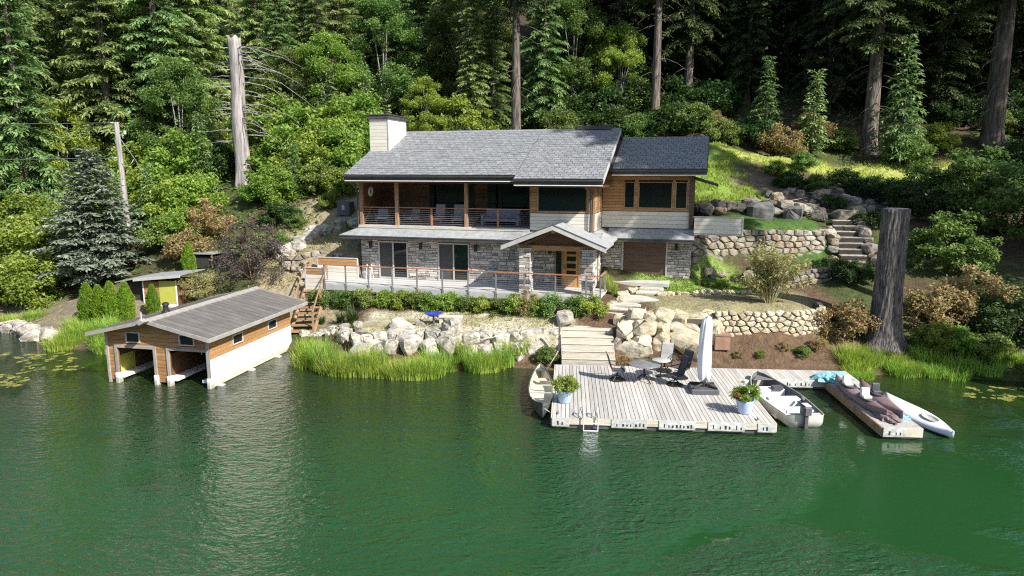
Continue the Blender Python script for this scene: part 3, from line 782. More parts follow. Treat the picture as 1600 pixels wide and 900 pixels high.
# wing roof
WRy, WRz, WSL = 6.1, 8.0, .40
wv = lambda y: WRz - (WRy - y) * WSL
slope_slab(house, 'wing_roof_deck', 13.6, 18.98, 1.62, wv(1.62), WRy, WRz, .16, MT['fascia'])
slope_slab(house, 'wing_roof_back', 13.6, 18.98, WRy + .001, WRz, 10.2, WRz - 1.6, .16, MT['fascia'])
shingles(house, 14.14, 19.0, 1.56, wv(1.56), WRy, WRz, .27, .42, 40)
eave(house, 14.12, 18.98, 1.62, wv(1.62) - .02)
MB().box(14.0, 18.94, 1.66, WY + .1, 5.86, 5.9).build('soffit', MT['darkcedar'], house, fix=False)
MB().prism([(1.62, wv(1.62)), (WRy, WRz), (WRy, WRz - .24), (1.62, wv(1.62) - .24)], 'x', 18.985, 19.015).build('rake_board', MT['fascia'], house)
MB().prism([(WY, 5.5), (WY, wv(WY) - .2), (WRy, WRz - .3), (9, 6.6), (9, 5.5)], 'x', 18.24, 18.28).build('gable_wall', MT['darkcedar'], house)
# small side roof at the wing's right end
MB().prism([(18.35, 5.75), (19.6, 5.35), (19.6, 5.25), (18.35, 5.6)], 'y', 3.4, 6.5).build('side_canopy', MT['fascia'], house)
# roof vents on the ridge
MB().box(11.6, 13.6, RYr - .25, RYr + .6, RZ - .02, RZ + .18).build('roof_vent', MT['fascia'], house, fix=False)
MB().lathe([(.12, 0), (.12, .3), (.18, .3), (.18, .38)], 10, (0, 0)).build('vent_pipe', MT['fascia'], house).location = (12.9, RYr + .7, RZ)

# skirt roofs between the storeys
def skirt(x0, x1, y0, y1, z0, z1, hip=0.0, step=1.0):
    n = int((x1 - x0) / step)
    for i in range(n):
        a = x0 + (x1 - x0) * i / n; b = x0 + (x1 - x0) * (i + 1) / n - .006
        at_ = a + hip if i == 0 else a
        vs = [(a, y0, z0), (b, y0, z0), (b, y1, z1), (at_, y1, z1)]
        mb = MB(); mb.add(vs + [(v[0], v[1], v[2] - .06) for v in vs], [(0, 1, 2, 3), (7, 6, 5, 4), (0, 4, 5, 1), (1, 5, 6, 2), (2, 6, 7, 3), (3, 7, 4, 0)])
        mb.build('skirt_roof_sheet', MT['skirt'], house)
    MB().box(x0, x1, y0 - .03, y0 + .02, z0 - .2, z0 - .02).build('skirt_fascia', MT['fascia'], house, fix=False)
    MB().box(x0, x1, y0 - .05, y0 - .031, z0 - .07, z0 - .01).build('skirt_gutter', MT['fascia'], house, fix=False)
    MB().box(x0 + .05, x1 - .02, y0 + .021, y1, z0 - .2, z0 - .17).build('skirt_soffit', MT['trimgrey'], house, fix=False)
skirt(-.92, 13.95, -.85, 0, 2.52, 2.93, hip=.9)
mb = MB(); mb.add([(-.92, -.9, 2.52), (-.02, 0, 2.93), (-.02, 3, 2.93), (-.92, 3, 2.52)], [(0, 1, 2, 3)]); mb.add([(-.92, -.9, 2.46), (-.02, 0, 2.87), (-.02, 3, 2.87), (-.92, 3, 2.46)], [(3, 2, 1, 0)])
mb.build('skirt_roof_return', MT['skirt'], house)
mb = MB(); mb.add([(13.95, -.9, 2.52), (14.5, -.9, 2.45), (14.5, WY - .9, 2.5), (13.5, WY, 2.98), (13.5, 0, 2.93)], [(0, 1, 2, 3, 4)]); mb.add([(13.95, -.9, 2.46), (14.5, -.9, 2.39), (14.5, WY - .9, 2.44), (13.5, WY, 2.92), (13.5, 0, 2.87)], [(4, 3, 2, 1, 0)])
mb.build('skirt_roof_return', MT['skirt'], house)
skirt(13.9, 18.5, WY - .9, WY, 2.52, 2.98)

# entry porch gable
PX, PHW, PRZ, PEZ, PY = 11.92, 2.6, 3.46, 2.42, -2.85
for s in (-1, 1):
    e = (PX + s * PHW, PEZ); mb = MB()
    mb.add([(e[0], PY, e[1]), (PX, PY, PRZ), (PX, -.02, PRZ), (e[0], -.02, e[1]), (e[0], PY, e[1] - .1), (PX, PY, PRZ - .1), (PX, -.02, PRZ - .1), (e[0], -.02, e[1] - .1)],
           [(0, 1, 2, 3), (7, 6, 5, 4), (0, 4, 5, 1), (3, 2, 6, 7), (0, 3, 7, 4), (1, 5, 6, 2)])
    mb.build('porch_roof', MT['skirt'], house)
    mb = MB(); mb.prism([(e[0] + s * .03, e[1] + .02), (PX, PRZ + .035), (PX, PRZ - .2), (e[0] + s * .03, e[1] - .2)], 'y', PY - .05, PY - .005); mb.build('bargeboard', MT['trimgrey'], house)
    mb = MB(); mb.prism([(e[0] + s * .05, e[1] + .05), (PX, PRZ + .065), (PX, PRZ + .036), (e[0] + s * .05, e[1] + .021)], 'y', PY - .07, PY + .02); mb.build('drip_edge', MT['fascia'], house)
    mb = MB(); mb.prism([(PX + s * .1, PRZ - .25), (PX + s * (PHW - .75), 2.4), (PX + s * (PHW - .95), 2.4), (PX + s * .1, PRZ - .42)], 'y', -2.25, -2.05); mb.build('rafter', MT['darkcedar'], house)
mb = MB(); mb.prism([(PX - PHW + .75, 2.42), (PX, PRZ - .2), (PX + PHW - .75, 2.42)], 'y', -1.95, -1.9); mb.build('gable_panel', MT['darkcedar'], house)
MB().box(PX - 1.85, PX + 1.85, -2.12, -1.92, 2.16, 2.4).build('porch_beam', MT['cedar'], house, fix=False)
MB().box(PX - .08, PX + .08, -2.8, -2.0, PRZ - .36, PRZ - .2).build('ridge_beam_end', MT['cedar'], house, fix=False)
def pier(x0, x1, y0, y1):
    root = MB().box(x0 + .04, x1 - .04, y0 + .04, y1 - .04, -.3, 2.2).build('stone_pier', MT['mortar'], house, fix=False)
    for fc, a, b in ((('y', y0 + .05), x0, x1), (('x', x1 - .05), y0, y1)):
        veneer(root, fc, a, b, -.25, 2.2, (), int(x0 * 7))
    mb = MB(); mb.box(x0 - .03, x1 + .03, y0 - .03, y1 + .03, 2.201, 2.27); mb.build('cap', MT['trimgrey'], root, fix=False)
    return root
pier(10.04, 10.65, -2.25, -1.65)
pier(13.25, 13.85, -2.25, -1.65)

# chimney clad in pale boards with a dark cap
CX0, CX1, CY0, CY1, CZ = -.24, .95, 2.0, 4.5, 9.08
MB().box(CX0 + .02, CX1 - .02, CY0 + .02, CY1, 6.0, CZ).build('chimney_core', MT['cream'], house, fix=False)
boards(house, ('y', CY0 + .02), CX0, CX1 - .02, 6.9, CZ, .2, MT['cream'], (), 'chimney_board')
boards(house, ('x', CX1 - .02), CY0, CY1, 6.9, CZ, .2, MT['white'], (), 'chimney_board')  # whiter boards paint the sunlit side into the colour
MB().box(CX1 - .02, CX1 + .035, CY0 - .035, CY0 + .019, 6.9, CZ).build('chimney_corner', MT['trimgrey'], house, fix=False)
MB().box(CX0 - .08, CX1 + .1, CY0 - .1, CY1 + .08, CZ + .001, CZ + .2).build('chimney_cap', MT['fascia'], house, fix=False)
MB().box(CX0 - .12, CX1 + .14, CY0 - .14, CY1 + .12, CZ + .201, CZ + .25).build('chimney_cap_rim', MT['fascia'], house, fix=False)
MB().lathe([(.16, 0), (.16, .18), (.2, .18), (.2, .22)], 12).build('flue', MT['fascia'], house).location = (.4, 3.0, CZ + .25)
# downspouts
def pipe(pts, r=.045): MB().tube(pts, r, 6).build('downspout', MT['fascia'], house)
pipe([(.05, -.95, 5.5), (.05, -.6, 5.2), (-.05, -.12, 5.0), (-.05, -.12, 2.98)])
pipe([(13.2, -1.4, 5.35), (13.2, -.9, 5.2), (13.3, -.12, 5.05), (13.3, -.12, 2.98)], .06)
pipe([(18.1, 1.6, 5.9), (18.15, 2.1, 5.7), (18.2, WY - .1, 5.5), (18.2, WY - .1, 3.0)], .05)
pipe([(13.98, -.85, 2.45), (13.98, -.2, 2.2), (13.7, .05, 2.0), (13.7, .05, 0)], .04)

# ---- terrace deck in front of the house with cable railing
terr = thing('terrace_deck', 'pale timber terrace with grey fascia and cable railing along house front', 'deck', HO, -TH)
TY = -2.45
nb = 17
for i in range(nb):
    y0 = TY + (abs(TY) + .0) * i / nb
    MB().box(-1.4, 14.3, y0, y0 + abs(TY) / nb - .008, -.06, -.004 + .0).build('deck_board', MT['deckplank'], terr, fix=False)
rx = [-.95, .35, 1.72, 3.12, 4.55, 5.98, 7.4, 8.9, 10.4, 12.0, 13.55, 14.25]
for a, b in zip(rx[:-1], rx[1:]):
    MB().box(a + .06, b - .06, TY - .045, TY - .01, -.36, -.065).build('fascia_panel', MT['greypanel'], terr, fix=False)
MB().box(-1.4, 14.3, TY - .008, TY + .04, -.45, -.062).build('rim_joist', MT['darkgrey'], terr, fix=False)
for x in rx:
    MB().box(x - .035, x + .035, TY - .075, TY - .012, -.4, 1.0).build('rail_post', MT['steel'], terr, fix=False)
MB().box(-.98, 14.3, TY - .1, TY + .01, 1.001, 1.05).build('cap_rail', MT['redrail'], terr, fix=False)
for k in range(8):
    MB().tube([(-.95, TY - .04, .11 + k * .11), (14.25, TY - .04, .11 + k * .11)], .006, 4).build('rail_cable', MT['cable'], terr)
    MB().tube([(14.25, TY - .04, .11 + k * .11), (14.25, -.95, .11 + k * .11)], .006, 4).build('rail_cable', MT['cable'], terr)
MB().box(14.2, 14.3, TY, -.9, 1.0, 1.05).build('cap_rail', MT['redrail'], terr, fix=False)
MB().box(14.21, 14.29, -.98, -.9, -.4, 1.0).build('rail_post', MT['steel'], terr, fix=False)
for x in (0.3, 3.5, 7.2, 10.5, 13.8):
    MB().box(x - .1, x + .1, TY + .1, TY + .3, -1.4, -.061).build('support_post', MT['darkgrey'], terr, fix=False)
MB().box(-1.3, 14.2, TY + .5, TY + .55, -1.4, -.062).build('skirting', MT['interior'], terr, fix=False)

# privacy fence at the terrace's left end: cedar top boards over cream lower boards
fence = thing('privacy_fence', 'privacy fence of cedar and cream boards at left end of terrace', 'fence', HO, -TH)
def panel(x0, x1, y, z0, zm, z1):
    boards(fence, ('y', y), x0, x1, z0, zm, .2, MT['cream'], (), 'fence_board', .03)
    boards(fence, ('y', y), x0, x1, zm + .004, z1, .16, MT['cedar'], (), 'fence_board', .03)
    MB().box(x0, x1, y + .001, y + .04, z0, z1).build('backing', MT['timber'], fence, fix=False)
    MB().box(x0 - .04, x1 + .04, y - .06, y + .06, z1 + .001, z1 + .05).build('cap', MT['trimgrey'], fence, fix=False)
    for x in (x0 - .05, x1 + .01):
        MB().box(x, x + .07, y - .045, y + .05, z0 - .1, z1).build('fence_post', MT['trimgrey'], fence, fix=False)
panel(-2.55, -.05, -.5, -.3, .72, 1.12)
panel(-2.15, -1.1, TY + .02, -.42, .45, .8)
MB().box(-2.6, -1.402, TY, -.3, -.08, -.01).build('landing', MT['deckplank'], terr, fix=False)

# low cream board wall right of the wing, on the upper lawn's edge
gw = thing('low_board_wall', 'low cream board wall right of house at edge of upper lawn', 'wall', HO, -TH)
boards(gw, ('y', 2.0), 18.45, 20.85, 2.85, 3.68, .2, MT['cream'], (), 'wall_board', .03)
MB().box(18.45, 20.85, 2.001, 2.1, 2.75, 3.68).build('backing', MT['trimgrey'], gw, fix=False)
MB().box(18.4, 20.92, 1.94, 2.12, 3.681, 3.73).build('cap', MT['trimgrey'], gw, fix=False)
MB().box(20.852, 20.92, 1.94, 2.12, 2.75, 3.68).build('wall_post', MT['trimgrey'], gw, fix=False)

# ---- porch furniture (separate things)
def porch_chair(x, y, rz, label, tall=False):
    p = hw(x, y, UF + .003)
    t = thing('porch_chair', label, 'chair', p, -TH + rz, 'chairs on the covered upper porch')
    MB().bevbox(-.3, .3, -.3, .3, .3, .42, .03).build('seat', MT['greyfabric'], t)
    h = 1.15 if tall else .85
    mb = MB(); mb.loft([[(-.3, .22, .4), (.3, .22, .4), (.3, .3, .4), (-.3, .3, .4)], [(-.29, .36, h), (.29, .36, h), (.29, .42, h), (-.29, .42, h)]], True); mb.build('backrest', MT['greyfabric'], t)
    for s in (-1, 1):
        mb = MB(); mb.box(s * .36 - .035, s * .36 + .035, -.3, .34, .56, .62); mb.box(s * .36 - .03, s * .36 + .03, -.3, -.24, .2, .559); mb.box(s * .36 - .03, s * .36 + .03, .26, .33, .2, .559)
        mb.build('armrest', MT['darkgrey'], t, fix=False)
        for yy in (-.27, .29): MB().box(s * .33 - .025, s * .33 + .025, yy - .025, yy + .025, 0, .29).build('leg', MT['darkgrey'], t, fix=False)
porch_chair(1.05, .75, R(20), 'grey cushioned armchair at left end of upper porch behind railing')
porch_chair(2.75, 1.0, R(-25), 'grey low armchair just right of second porch post')
porch_chair(4.4, .9, R(-10), 'tall backed grey chair in middle bay of upper porch', True)
porch_chair(5.65, 1.0, R(15), 'tall backed grey chair just left of third porch post', True)
lt = thing('low_table', 'small dark low table between armchairs on upper porch', 'table', hw(1.95, .9, UF + .003), -TH)
MB().box(-.3, .3, -.25, .25, .36, .4).build('table_top', MT['darkgrey'], lt, fix=False)
for sx in (-.26, .26):
    for sy in (-.21, .21): MB().box(sx - .025, sx + .025, sy - .025, sy + .025, 0, .359).build('leg', MT['darkgrey'], lt, fix=False)
sf = thing('porch_sofa', 'wide grey blue sofa in right bay of upper porch', 'sofa', hw(8.15, 1.0, UF + .003), -TH)
MB().bevbox(-.95, .95, -.35, .35, .28, .45, .04).build('seat', MT['greyfabric'], sf)
mb = MB(); mb.loft([[(-.95, .25, .44), (.95, .25, .44), (.95, .38, .44), (-.95, .38, .44)], [(-.98, .38, .9), (.98, .38, .9), (.98, .48, .9), (-.98, .48, .9)]], True); mb.build('backrest', MT['greyfabric'], sf)
for s in (-1, 1): MB().bevbox(s * 1.02 - .07, s * 1.02 + .07, -.35, .4, .1, .66, .03).build('armrest', MT['greyfabric'], sf)
for sx in (-.9, .9):
    for sy in (-.3, .3): MB().box(sx - .03, sx + .03, sy - .03, sy + .03, 0, .279).build('leg', MT['darkgrey'], sf, fix=False)
# white folding frame by the first terrace door
ff = thing('folding_stand', 'small white folding stand on terrace left of first sliding door', 'stand', hw(.72, -.5, 0), -TH)
for s in (-.14, .14):
    MB().tube([(s, -.16, 0), (s, .05, .85)], .018, 5).build('leg', MT['white'], ff)
    MB().tube([(s, .22, 0), (s, .05, .83)], .018, 5).build('leg', MT['white'], ff)
for k in (.25, .45, .65): MB().box(-.14, .14, -.16 + .21 * k / .85 - .03, -.16 + .21 * k / .85 + .09, k, k + .025).build('rung', MT['white'], ff, fix=False)
# letter plaque on the wall between sliding doors
pq = MB(); n = 12
for k in range(n):
    a = 2 * math.pi * k / n; pq.box(3.82 + .2 * math.cos(a) - .035, 3.82 + .2 * math.cos(a) + .035, -.075, -.05, 1.28 + .17 * math.sin(a) - .035, 1.28 + .17 * math.sin(a) + .035)
pq.build('wall_ornament', MT['steel'], house, fix=False)

# ------------------------------------------------------------------ stone walls, boulders and steps
def clip_poly(poly, n, c):
    out = []
    for i in range(len(poly)):
        a, b = poly[i], poly[(i + 1) % len(poly)]
        da = a[0] * n[0] + a[1] * n[1] - c; db = b[0] * n[0] + b[1] * n[1] - c
        if da <= 0: out.append(a)
        if (da < 0 < db) or (db < 0 < da):
            t = da / (da - db); out.append((a[0] + (b[0] - a[0]) * t, a[1] + (b[1] - a[1]) * t))
    return out

def rubble_wall(root, path, z0, z1, cw, ch, mat, seed, depth=.14, lean=.12, flip=1, gap=.018, ragged=.12, thick=.25):
    """fitted rubble: each stone is a Voronoi cell of the wall face, domed and set in a dark core"""
    r = random.Random(seed)
    P = [Vector((p[0], p[1], 0)) for p in path]
    seg = [(P[i + 1] - P[i]).length for i in range(len(P) - 1)]; S = sum(seg)
    Zb = (lambda s: z0) if not callable(z0) else z0
    Zt = (lambda s: z1) if not callable(z1) else z1
    def base(s):
        s = min(max(s, 0), S)
        for i, l in enumerate(seg):
            if s <= l or i == len(seg) - 1:
                d = (P[i + 1] - P[i]).normalized(); return P[i] + d * s, Vector((d.y, -d.x, 0)) * flip
            s -= l
    T = max(Zt(S * k / 8) - Zb(S * k / 8) for k in range(9))
    nx, ny = max(2, round(S / cw)), max(2, round(T / ch))
    pts = []
    for j in range(-1, ny + 1):
        for i in range(-1, nx + 1):
            pts.append((i + .5 + (j % 2) * .5 + r.uniform(-.36, .36), j + .5 + r.uniform(-.34, .34)))
    for p in pts:
        if not (0 < p[0] < nx and 0 < p[1] < ny): continue
        poly = [(0, 0), (nx, 0), (nx, ny + r.uniform(-ragged, ragged * 2)), (0, ny + r.uniform(-ragged, ragged * 2))]
        for q in pts:
            dx, dy = q[0] - p[0], q[1] - p[1]
            if (dx or dy) and dx * dx + dy * dy < 9:
                poly = clip_poly(poly, (dx, dy), dx * (p[0] + q[0]) / 2 + dy * (p[1] + q[1]) / 2)
                if len(poly) < 3: break
        if len(poly) < 3: continue
        cx = sum(a[0] for a in poly) / len(poly); cy = sum(a[1] for a in poly) / len(poly)
        d = depth * r.uniform(.7, 1.3); kx, ky = S / nx, 1.0
        def world(a, b, out):
            s = a * kx; f_ = b / ny
            q, nrm = base(s); zb, zt = Zb(s), Zt(s)
            return q + nrm * (out - lean * f_ * (zt - zb)) + Vector((0, 0, zb + f_ * (zt - zb)))
        def ring(shr, out, j):
            return [world(cx + (a[0] - cx) * shr, cy + (a[1] - cy) * shr, out + r.uniform(-j, j)) for a in poly]
        o = world(cx, cy, 0)
        g0 = 1 - 2 * gap / min(cw, ch)
        rings = [ring(g0, -.12, 0), ring(g0, d * .45, .012), ring(g0 * .78, d * .95, .02)]
        n = len(poly); mb = MB()
        mb.loft([[v - o for v in rg] for rg in rings])
        m0 = len(mb.v) - n
        mb.v.append(tuple(world(cx, cy, d * 1.1) - o)); c_ = len(mb.v) - 1
        mb.f += [(m0 + i, m0 + (i + 1) % n, c_) for i in range(n)]
        mb.build('stone', mat, root).location = o
    # dark core behind the stones
    K = 12; mb = MB(); rings = []
    for k in range(K + 1):
        s = S * k / K; q, nrm = base(s); zb, zt = Zb(s) - .3, Zt(s) - .16
        ln_ = lean * (zt - zb)
        rings.append([q + nrm * -.02 + Vector((0, 0, zb)), q + nrm * (-.02 - ln_) + Vector((0, 0, zt)), q - nrm * (thick + ln_) + Vector((0, 0, zt)), q - nrm * (thick + ln_) + Vector((0, 0, zb))])
    mb.loft(rings, True); mb.build('wall_core', MT['dirtjoint'], root)

MT['greyrock'] = surf('blue_grey_rock', g(.07, .07, .07), g(.20, .195, .185), (3.5, 3.5, 5), .9, .1, .9, 6)
ROCKS = []
for k in range(10):
    r = random.Random(100 + k); bm = bmesh.new()
    for i in range(30):
        v = Vector((r.gauss(0, 1), r.gauss(0, 1), r.gauss(0, 1))).normalized()
        e = .62
        v = Vector([math.copysign(abs(c) ** e, c) for c in v]); v = v.normalized() * (.75 * .5 + .25 * max(abs(c) for c in v)) if False else v * .55
        bm.verts.new(v * r.uniform(.86, 1.06))
    res = bmesh.ops.convex_hull(bm, input=bm.verts)
    bmesh.ops.delete(bm, geom=[e for e in res['geom_interior'] if isinstance(e, bmesh.types.BMVert)], context='VERTS')
    bmesh.ops.bevel(bm, geom=[e for e in bm.edges if e.calc_length() > .5], offset=.05, segments=1, affect='EDGES')
    bm.normal_update()
    me = bpy.data.meshes.new('rock'); bm.to_mesh(me); bm.free(); ROCKS.append(me)
_rk = {}
def rock(name, loc, size, mat, r, parent=None, k=None):
    k = r.randrange(len(ROCKS)) if k is None else k
    key = (k, mat.name)
    if key not in _rk:
        me = ROCKS[k].copy(); me.materials.append(mat); _rk[key] = me
    o = link(name, _rk[key], parent)
    o.location = loc; o.scale = (size[0], size[1], size[2]); o.rotation_euler = (r.uniform(-.25, .25), r.uniform(-.25, .25), r.uniform(0, 6.28))
    return o

# boulder wall below the patio
bw = thing('boulder_wall', 'retaining wall of big pale round boulders below the gravel patio', 'wall')
r = random.Random(5)
x = -7.3
while x < 1.9:
    w = r.uniform(.75, 1.25); yb = 30.35 + .25 * math.sin(x) - (.25 if x < -6 else 0)
    rock('boulder', (x + w / 2, yb, .42 + r.uniform(-.08, .08)), (w * 1.02, .95, r.uniform(.95, 1.3)), MT['paleboulder'], r, bw)
    x += w * .76
x = -7.4
while x < 1.9:
    w = r.uniform(.5, 1.0); yb = 30.75 + .25 * math.sin(x)
    rock('boulder', (x + w / 2, yb, 1.02 + r.uniform(-.08, .1)), (w * 1.05, .8, r.uniform(.5, .8)), MT['paleboulder'], r, bw)
    x += w * .78
for (x_, y_, w, h) in ((-7.9, 31.4, .8, .7), (-7.4, 32.0, .6, .5), (-5.2, 31.6, 1.2, .5), (-2.8, 31.2, .95, .75), (-4.4, 32.0, .5, .35), (-4.6, 30.0, 1.0, .9), (-3.7, 29.85, .9, .8), (-2.9, 29.95, 1.0, 1.0), (-5.5, 29.95, .8, .8), (-1.9, 30.0, .8, .8), (-6.4, 30.1, .8, .8)):
    rock('boulder', (x_, y_, gz(x_, y_) + h * .3), (w, w * .8, h), MT['paleboulder'], r, bw)
MB().prism([(-7.6, 31.2), (-7.0, 30.75), (-4, 30.95), (-1, 30.65), (2, 30.8), (2, 31.4), (-7.4, 31.6)], 'z', 0, 1.12).build('wall_core', MT['dirtjoint'], bw)

# tan boulder bank between log stairs and the right wall
tb = thing('rock_bank', 'bank of large tan boulders behind the patio table beside log stairs', 'rock bank')
r = random.Random(11)
for row, (zc, yb, x0, x1, wr, hr) in enumerate(((.85, 30.0, 5.2, 9.3, (.8, 1.5), (.75, .95)), (1.5, 30.35, 4.9, 9.3, (.6, 1.2), (.6, .8)), (2.05, 30.75, 5.4, 9.4, (.5, 1.0), (.45, .6)))):
    x = x0
    while x < x1:
        w = r.uniform(*wr)
        rock('boulder', (x + w / 2, yb + r.uniform(-.1, .1), zc + r.uniform(-.08, .08)), (w * 1.08, .95, r.uniform(*hr) * 1.12), MT['tanrock'], r, tb)
        x += w * .86
for (x_, y_, z_, w, h) in ((5.6, 29.75, .75, 1.5, .8), (7.9, 29.6, 1.0, 1.9, 1.25), (6.8, 29.75, 1.1, .8, .8), (5.0, 30.4, 1.0, .7, .7), (9.2, 29.8, 1.2, .8, 1.4), (5.1, 31.2, 1.7, .8, .6), (5.9, 31.5, 2.0, .9, .5)):
    rock('boulder', (x_, y_, z_), (w, w * .6, h), MT['tanrock'], r, tb)
MB().prism([(5.1, 30.4), (9.3, 30.3), (9.3, 31.2), (6.6, 31.4)], 'z', .2, 2.0).build('wall_core', MT['dirtjoint'], tb)

rw = thing('rubble_wall', 'curved tan rubble stone wall right of the furled umbrella', 'wall')
rubble_wall(rw, [(9.1, 30.05), (11, 29.95), (13, 30.1), (14.1, 30.5), (14.75, 31.3), (14.95, 32.6)], .75, 2.42, .36, .235, MT['tanrock'], 21, .11, .1)
uw = thing('retaining_wall', 'tall grey fieldstone retaining wall below the upper lawn', 'wall')
rubble_wall(uw, [(9.75, 37.05), (12, 37.8), (15, 38.6), (18.1, 39.3), (18.7, 40.6)], lambda s: 2.75 + .05 * s, lambda s: 5.45 - .02 * s, .55, .38, MT['rock'], 22, .14, .12)
lw = thing('low_stone_wall', 'low grey stone wall behind the straw coloured bush', 'wall')
rubble_wall(lw, [(12.6, 35.2), (15.0, 35.5), (17.4, 36.3)], lambda s: 2.3 + .1 * s, lambda s: 3.15 + .1 * s, .42, .25, MT['rock'], 23, .12, .1)
fw = thing('bank_wall', 'shaded fieldstone wall left of the house below the earth bank', 'wall')
rubble_wall(fw, [(-13.6, 39.8), (-11.6, 40.0), (-9.2, 40.6)], lambda s: 2.3 + .15 * s, lambda s: 3.7 + .12 * s, .5, .34, MT['rock'], 24, .16, .15)

sw = thing('terrace_wall', 'rough low stone terrace wall on slope right of garden stairs', 'wall')
rubble_wall(sw, [(21.2, 41.4), (23.5, 42.2), (26.5, 42.6), (29, 43.6)], lambda s: 4.9 + .06 * s, lambda s: 6.0 + .06 * s, .55, .36, MT['rock'], 25, .16, .15)
r = random.Random(31)
def rocks_along(root, pts, n, sz, mat, sink=.25, jit=.3):
    for i in range(n):
        t = (i + r.uniform(-.3, .3)) / max(1, n - 1) * (len(pts) - 1); t = min(max(t, 0), len(pts) - 1.001)
        k = int(t); f_ = t - k
        x_ = pts[k][0] * (1 - f_) + pts[k + 1][0] * f_ + r.uniform(-jit, jit); y_ = pts[k][1] * (1 - f_) + pts[k + 1][1] * f_ + r.uniform(-jit, jit)
        w = r.uniform(*sz); h = w * r.uniform(.55, .8)
        rock('boulder' if w > .6 else 'stone', (x_, y_, gz(x_, y_) + h * (.5 - sink)), (w, w * r.uniform(.7, 1), h), mat, r, root)
e1 = thing('lawn_edging', 'row of small tan stones edging the lawn before the garage', 'edging')
rocks_along(e1, [(7.6, 34.0), (9, 34.3), (10.5, 34.6), (12.2, 34.8)], 20, (.25, .5), MT['tanrock'], .2, .12)
e2 = thing('step_edging', 'rough stones bordering the slab steps on their left', 'edging')
rocks_along(e2, [(4.3, 32.1), (5.2, 33.3), (5.8, 34.4), (6.4, 35.2)], 14, (.25, .5), MT['tanrock'], .2, .15)
e3 = thing('rock_pile', 'jumble of shaded grey rocks behind the upper lawn', 'rock pile')
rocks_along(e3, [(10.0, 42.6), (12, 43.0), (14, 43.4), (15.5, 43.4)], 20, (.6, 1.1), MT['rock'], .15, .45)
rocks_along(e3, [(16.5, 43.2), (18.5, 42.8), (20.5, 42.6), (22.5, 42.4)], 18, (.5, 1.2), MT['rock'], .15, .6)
e5 = thing('rock_outcrop', 'stones scattered on the bare slope above the upper lawn', 'rocks')
rocks_along(e5, [(17, 45.2), (20, 45.5), (23, 45), (26, 45.5), (29, 46)], 40, (.3, 1.0), MT['rock'], .3, 1.0)
tag(rock('boulder', (15.4, 42.5, 6.0), (1.7, 1.2, 1.5), MT['greyrock'], r, None, 7), 'largest pointed grey boulder standing behind the upper lawn', 'boulder')
tag(rock('boulder', (17.3, 42.1, 5.9), (1.1, 1.0, 1.3), MT['greyrock'], r, None, 3), 'upright grey boulder right of the largest pointed one', 'boulder')
e6 = thing('stair_rocks', 'grey rocks lining the dark garden stairs at right', 'rocks')
rocks_along(e6, [(17.9, 37.2), (18.2, 38.4), (18.6, 39.6), (18.9, 41)], 12, (.4, .8), MT['rock'], .05, .15)
rocks_along(e6, [(20.2, 37.4), (20.5, 38.8), (20.9, 40.4), (21.3, 41.6)], 12, (.4, .8), MT['rock'], .05, .2)
e7 = thing('rock_ledge', 'sunlit pale rock ledge on the earth bank left of house', 'rocks')
rocks_along(e7, [(-14.2, 41.0), (-12.8, 42.0), (-11.2, 42.8), (-9.4, 43.2)], 22, (.5, 1.2), MT['paleboulder'], .25, .3)
rocks_along(e7, [(-13.0, 39.6), (-11.5, 39.5), (-9.8, 39.6)], 12, (.3, .6), MT['rock'], .2, .2)
e8 = thing('shore_rocks', 'pale flat rocks at water edge on far left shore', 'rocks')
rocks_along(e8, [(-27.5, 36.6), (-25.5, 35.2), (-23.6, 34.0)], 12, (.5, 1.3), MT['paleboulder'], .3, .3)
e9 = thing('bank_stones', 'pale stones between boathouse and timber stairs', 'rocks')
rocks_along(e9, [(-10.4, 33.2), (-9.3, 33.0), (-8.3, 32.6)], 12, (.25, .55), MT['paleboulder'], .25, .2)
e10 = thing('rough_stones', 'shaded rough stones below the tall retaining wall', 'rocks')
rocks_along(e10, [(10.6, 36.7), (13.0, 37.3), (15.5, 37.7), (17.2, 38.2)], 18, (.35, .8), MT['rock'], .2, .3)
tag(rock('boulder', (4.75, 29.9, .85), (.5, .45, .75), MT['rock'], r, None, 6), 'small grey boulder at right edge of log stairs', 'boulder')
tag(rock('boulder', (2.5, 31.7, 1.75), (1.2, .8, .75), MT['paleboulder'], r, None, 1), 'pale square boulder left of log stair top', 'boulder')

# log stairs from the dock
st = thing('log_stairs', 'wide weathered timber stairs rising from dock between boulders', 'stairs', (3.35, 28.55, 0), R(-4.6))
for k in range(5):
    z_ = .62 + k * .2; y_ = .1 + k * .52
    MB().bevbox(-1.22 - .02 * k, 1.12, y_, y_ + .545, z_ - .34, z_, .025).build('tread', MT['log'], st)
    MB().box(-1.2, 1.1, y_ - .012, y_ - .001, z_ - .06, z_ - .05).build('tread_joint', MT['slot'], st, fix=False)
MB().bevbox(-1.3, 1.0, 2.71, 3.35, 1.1, 1.46, .03).build('landing_tread', MT['log'], st)
MB().box(-1.36, -1.3, 1.0, 1.08, .6, 2.0).build('stake', MT['darkgrey'], st, fix=False)

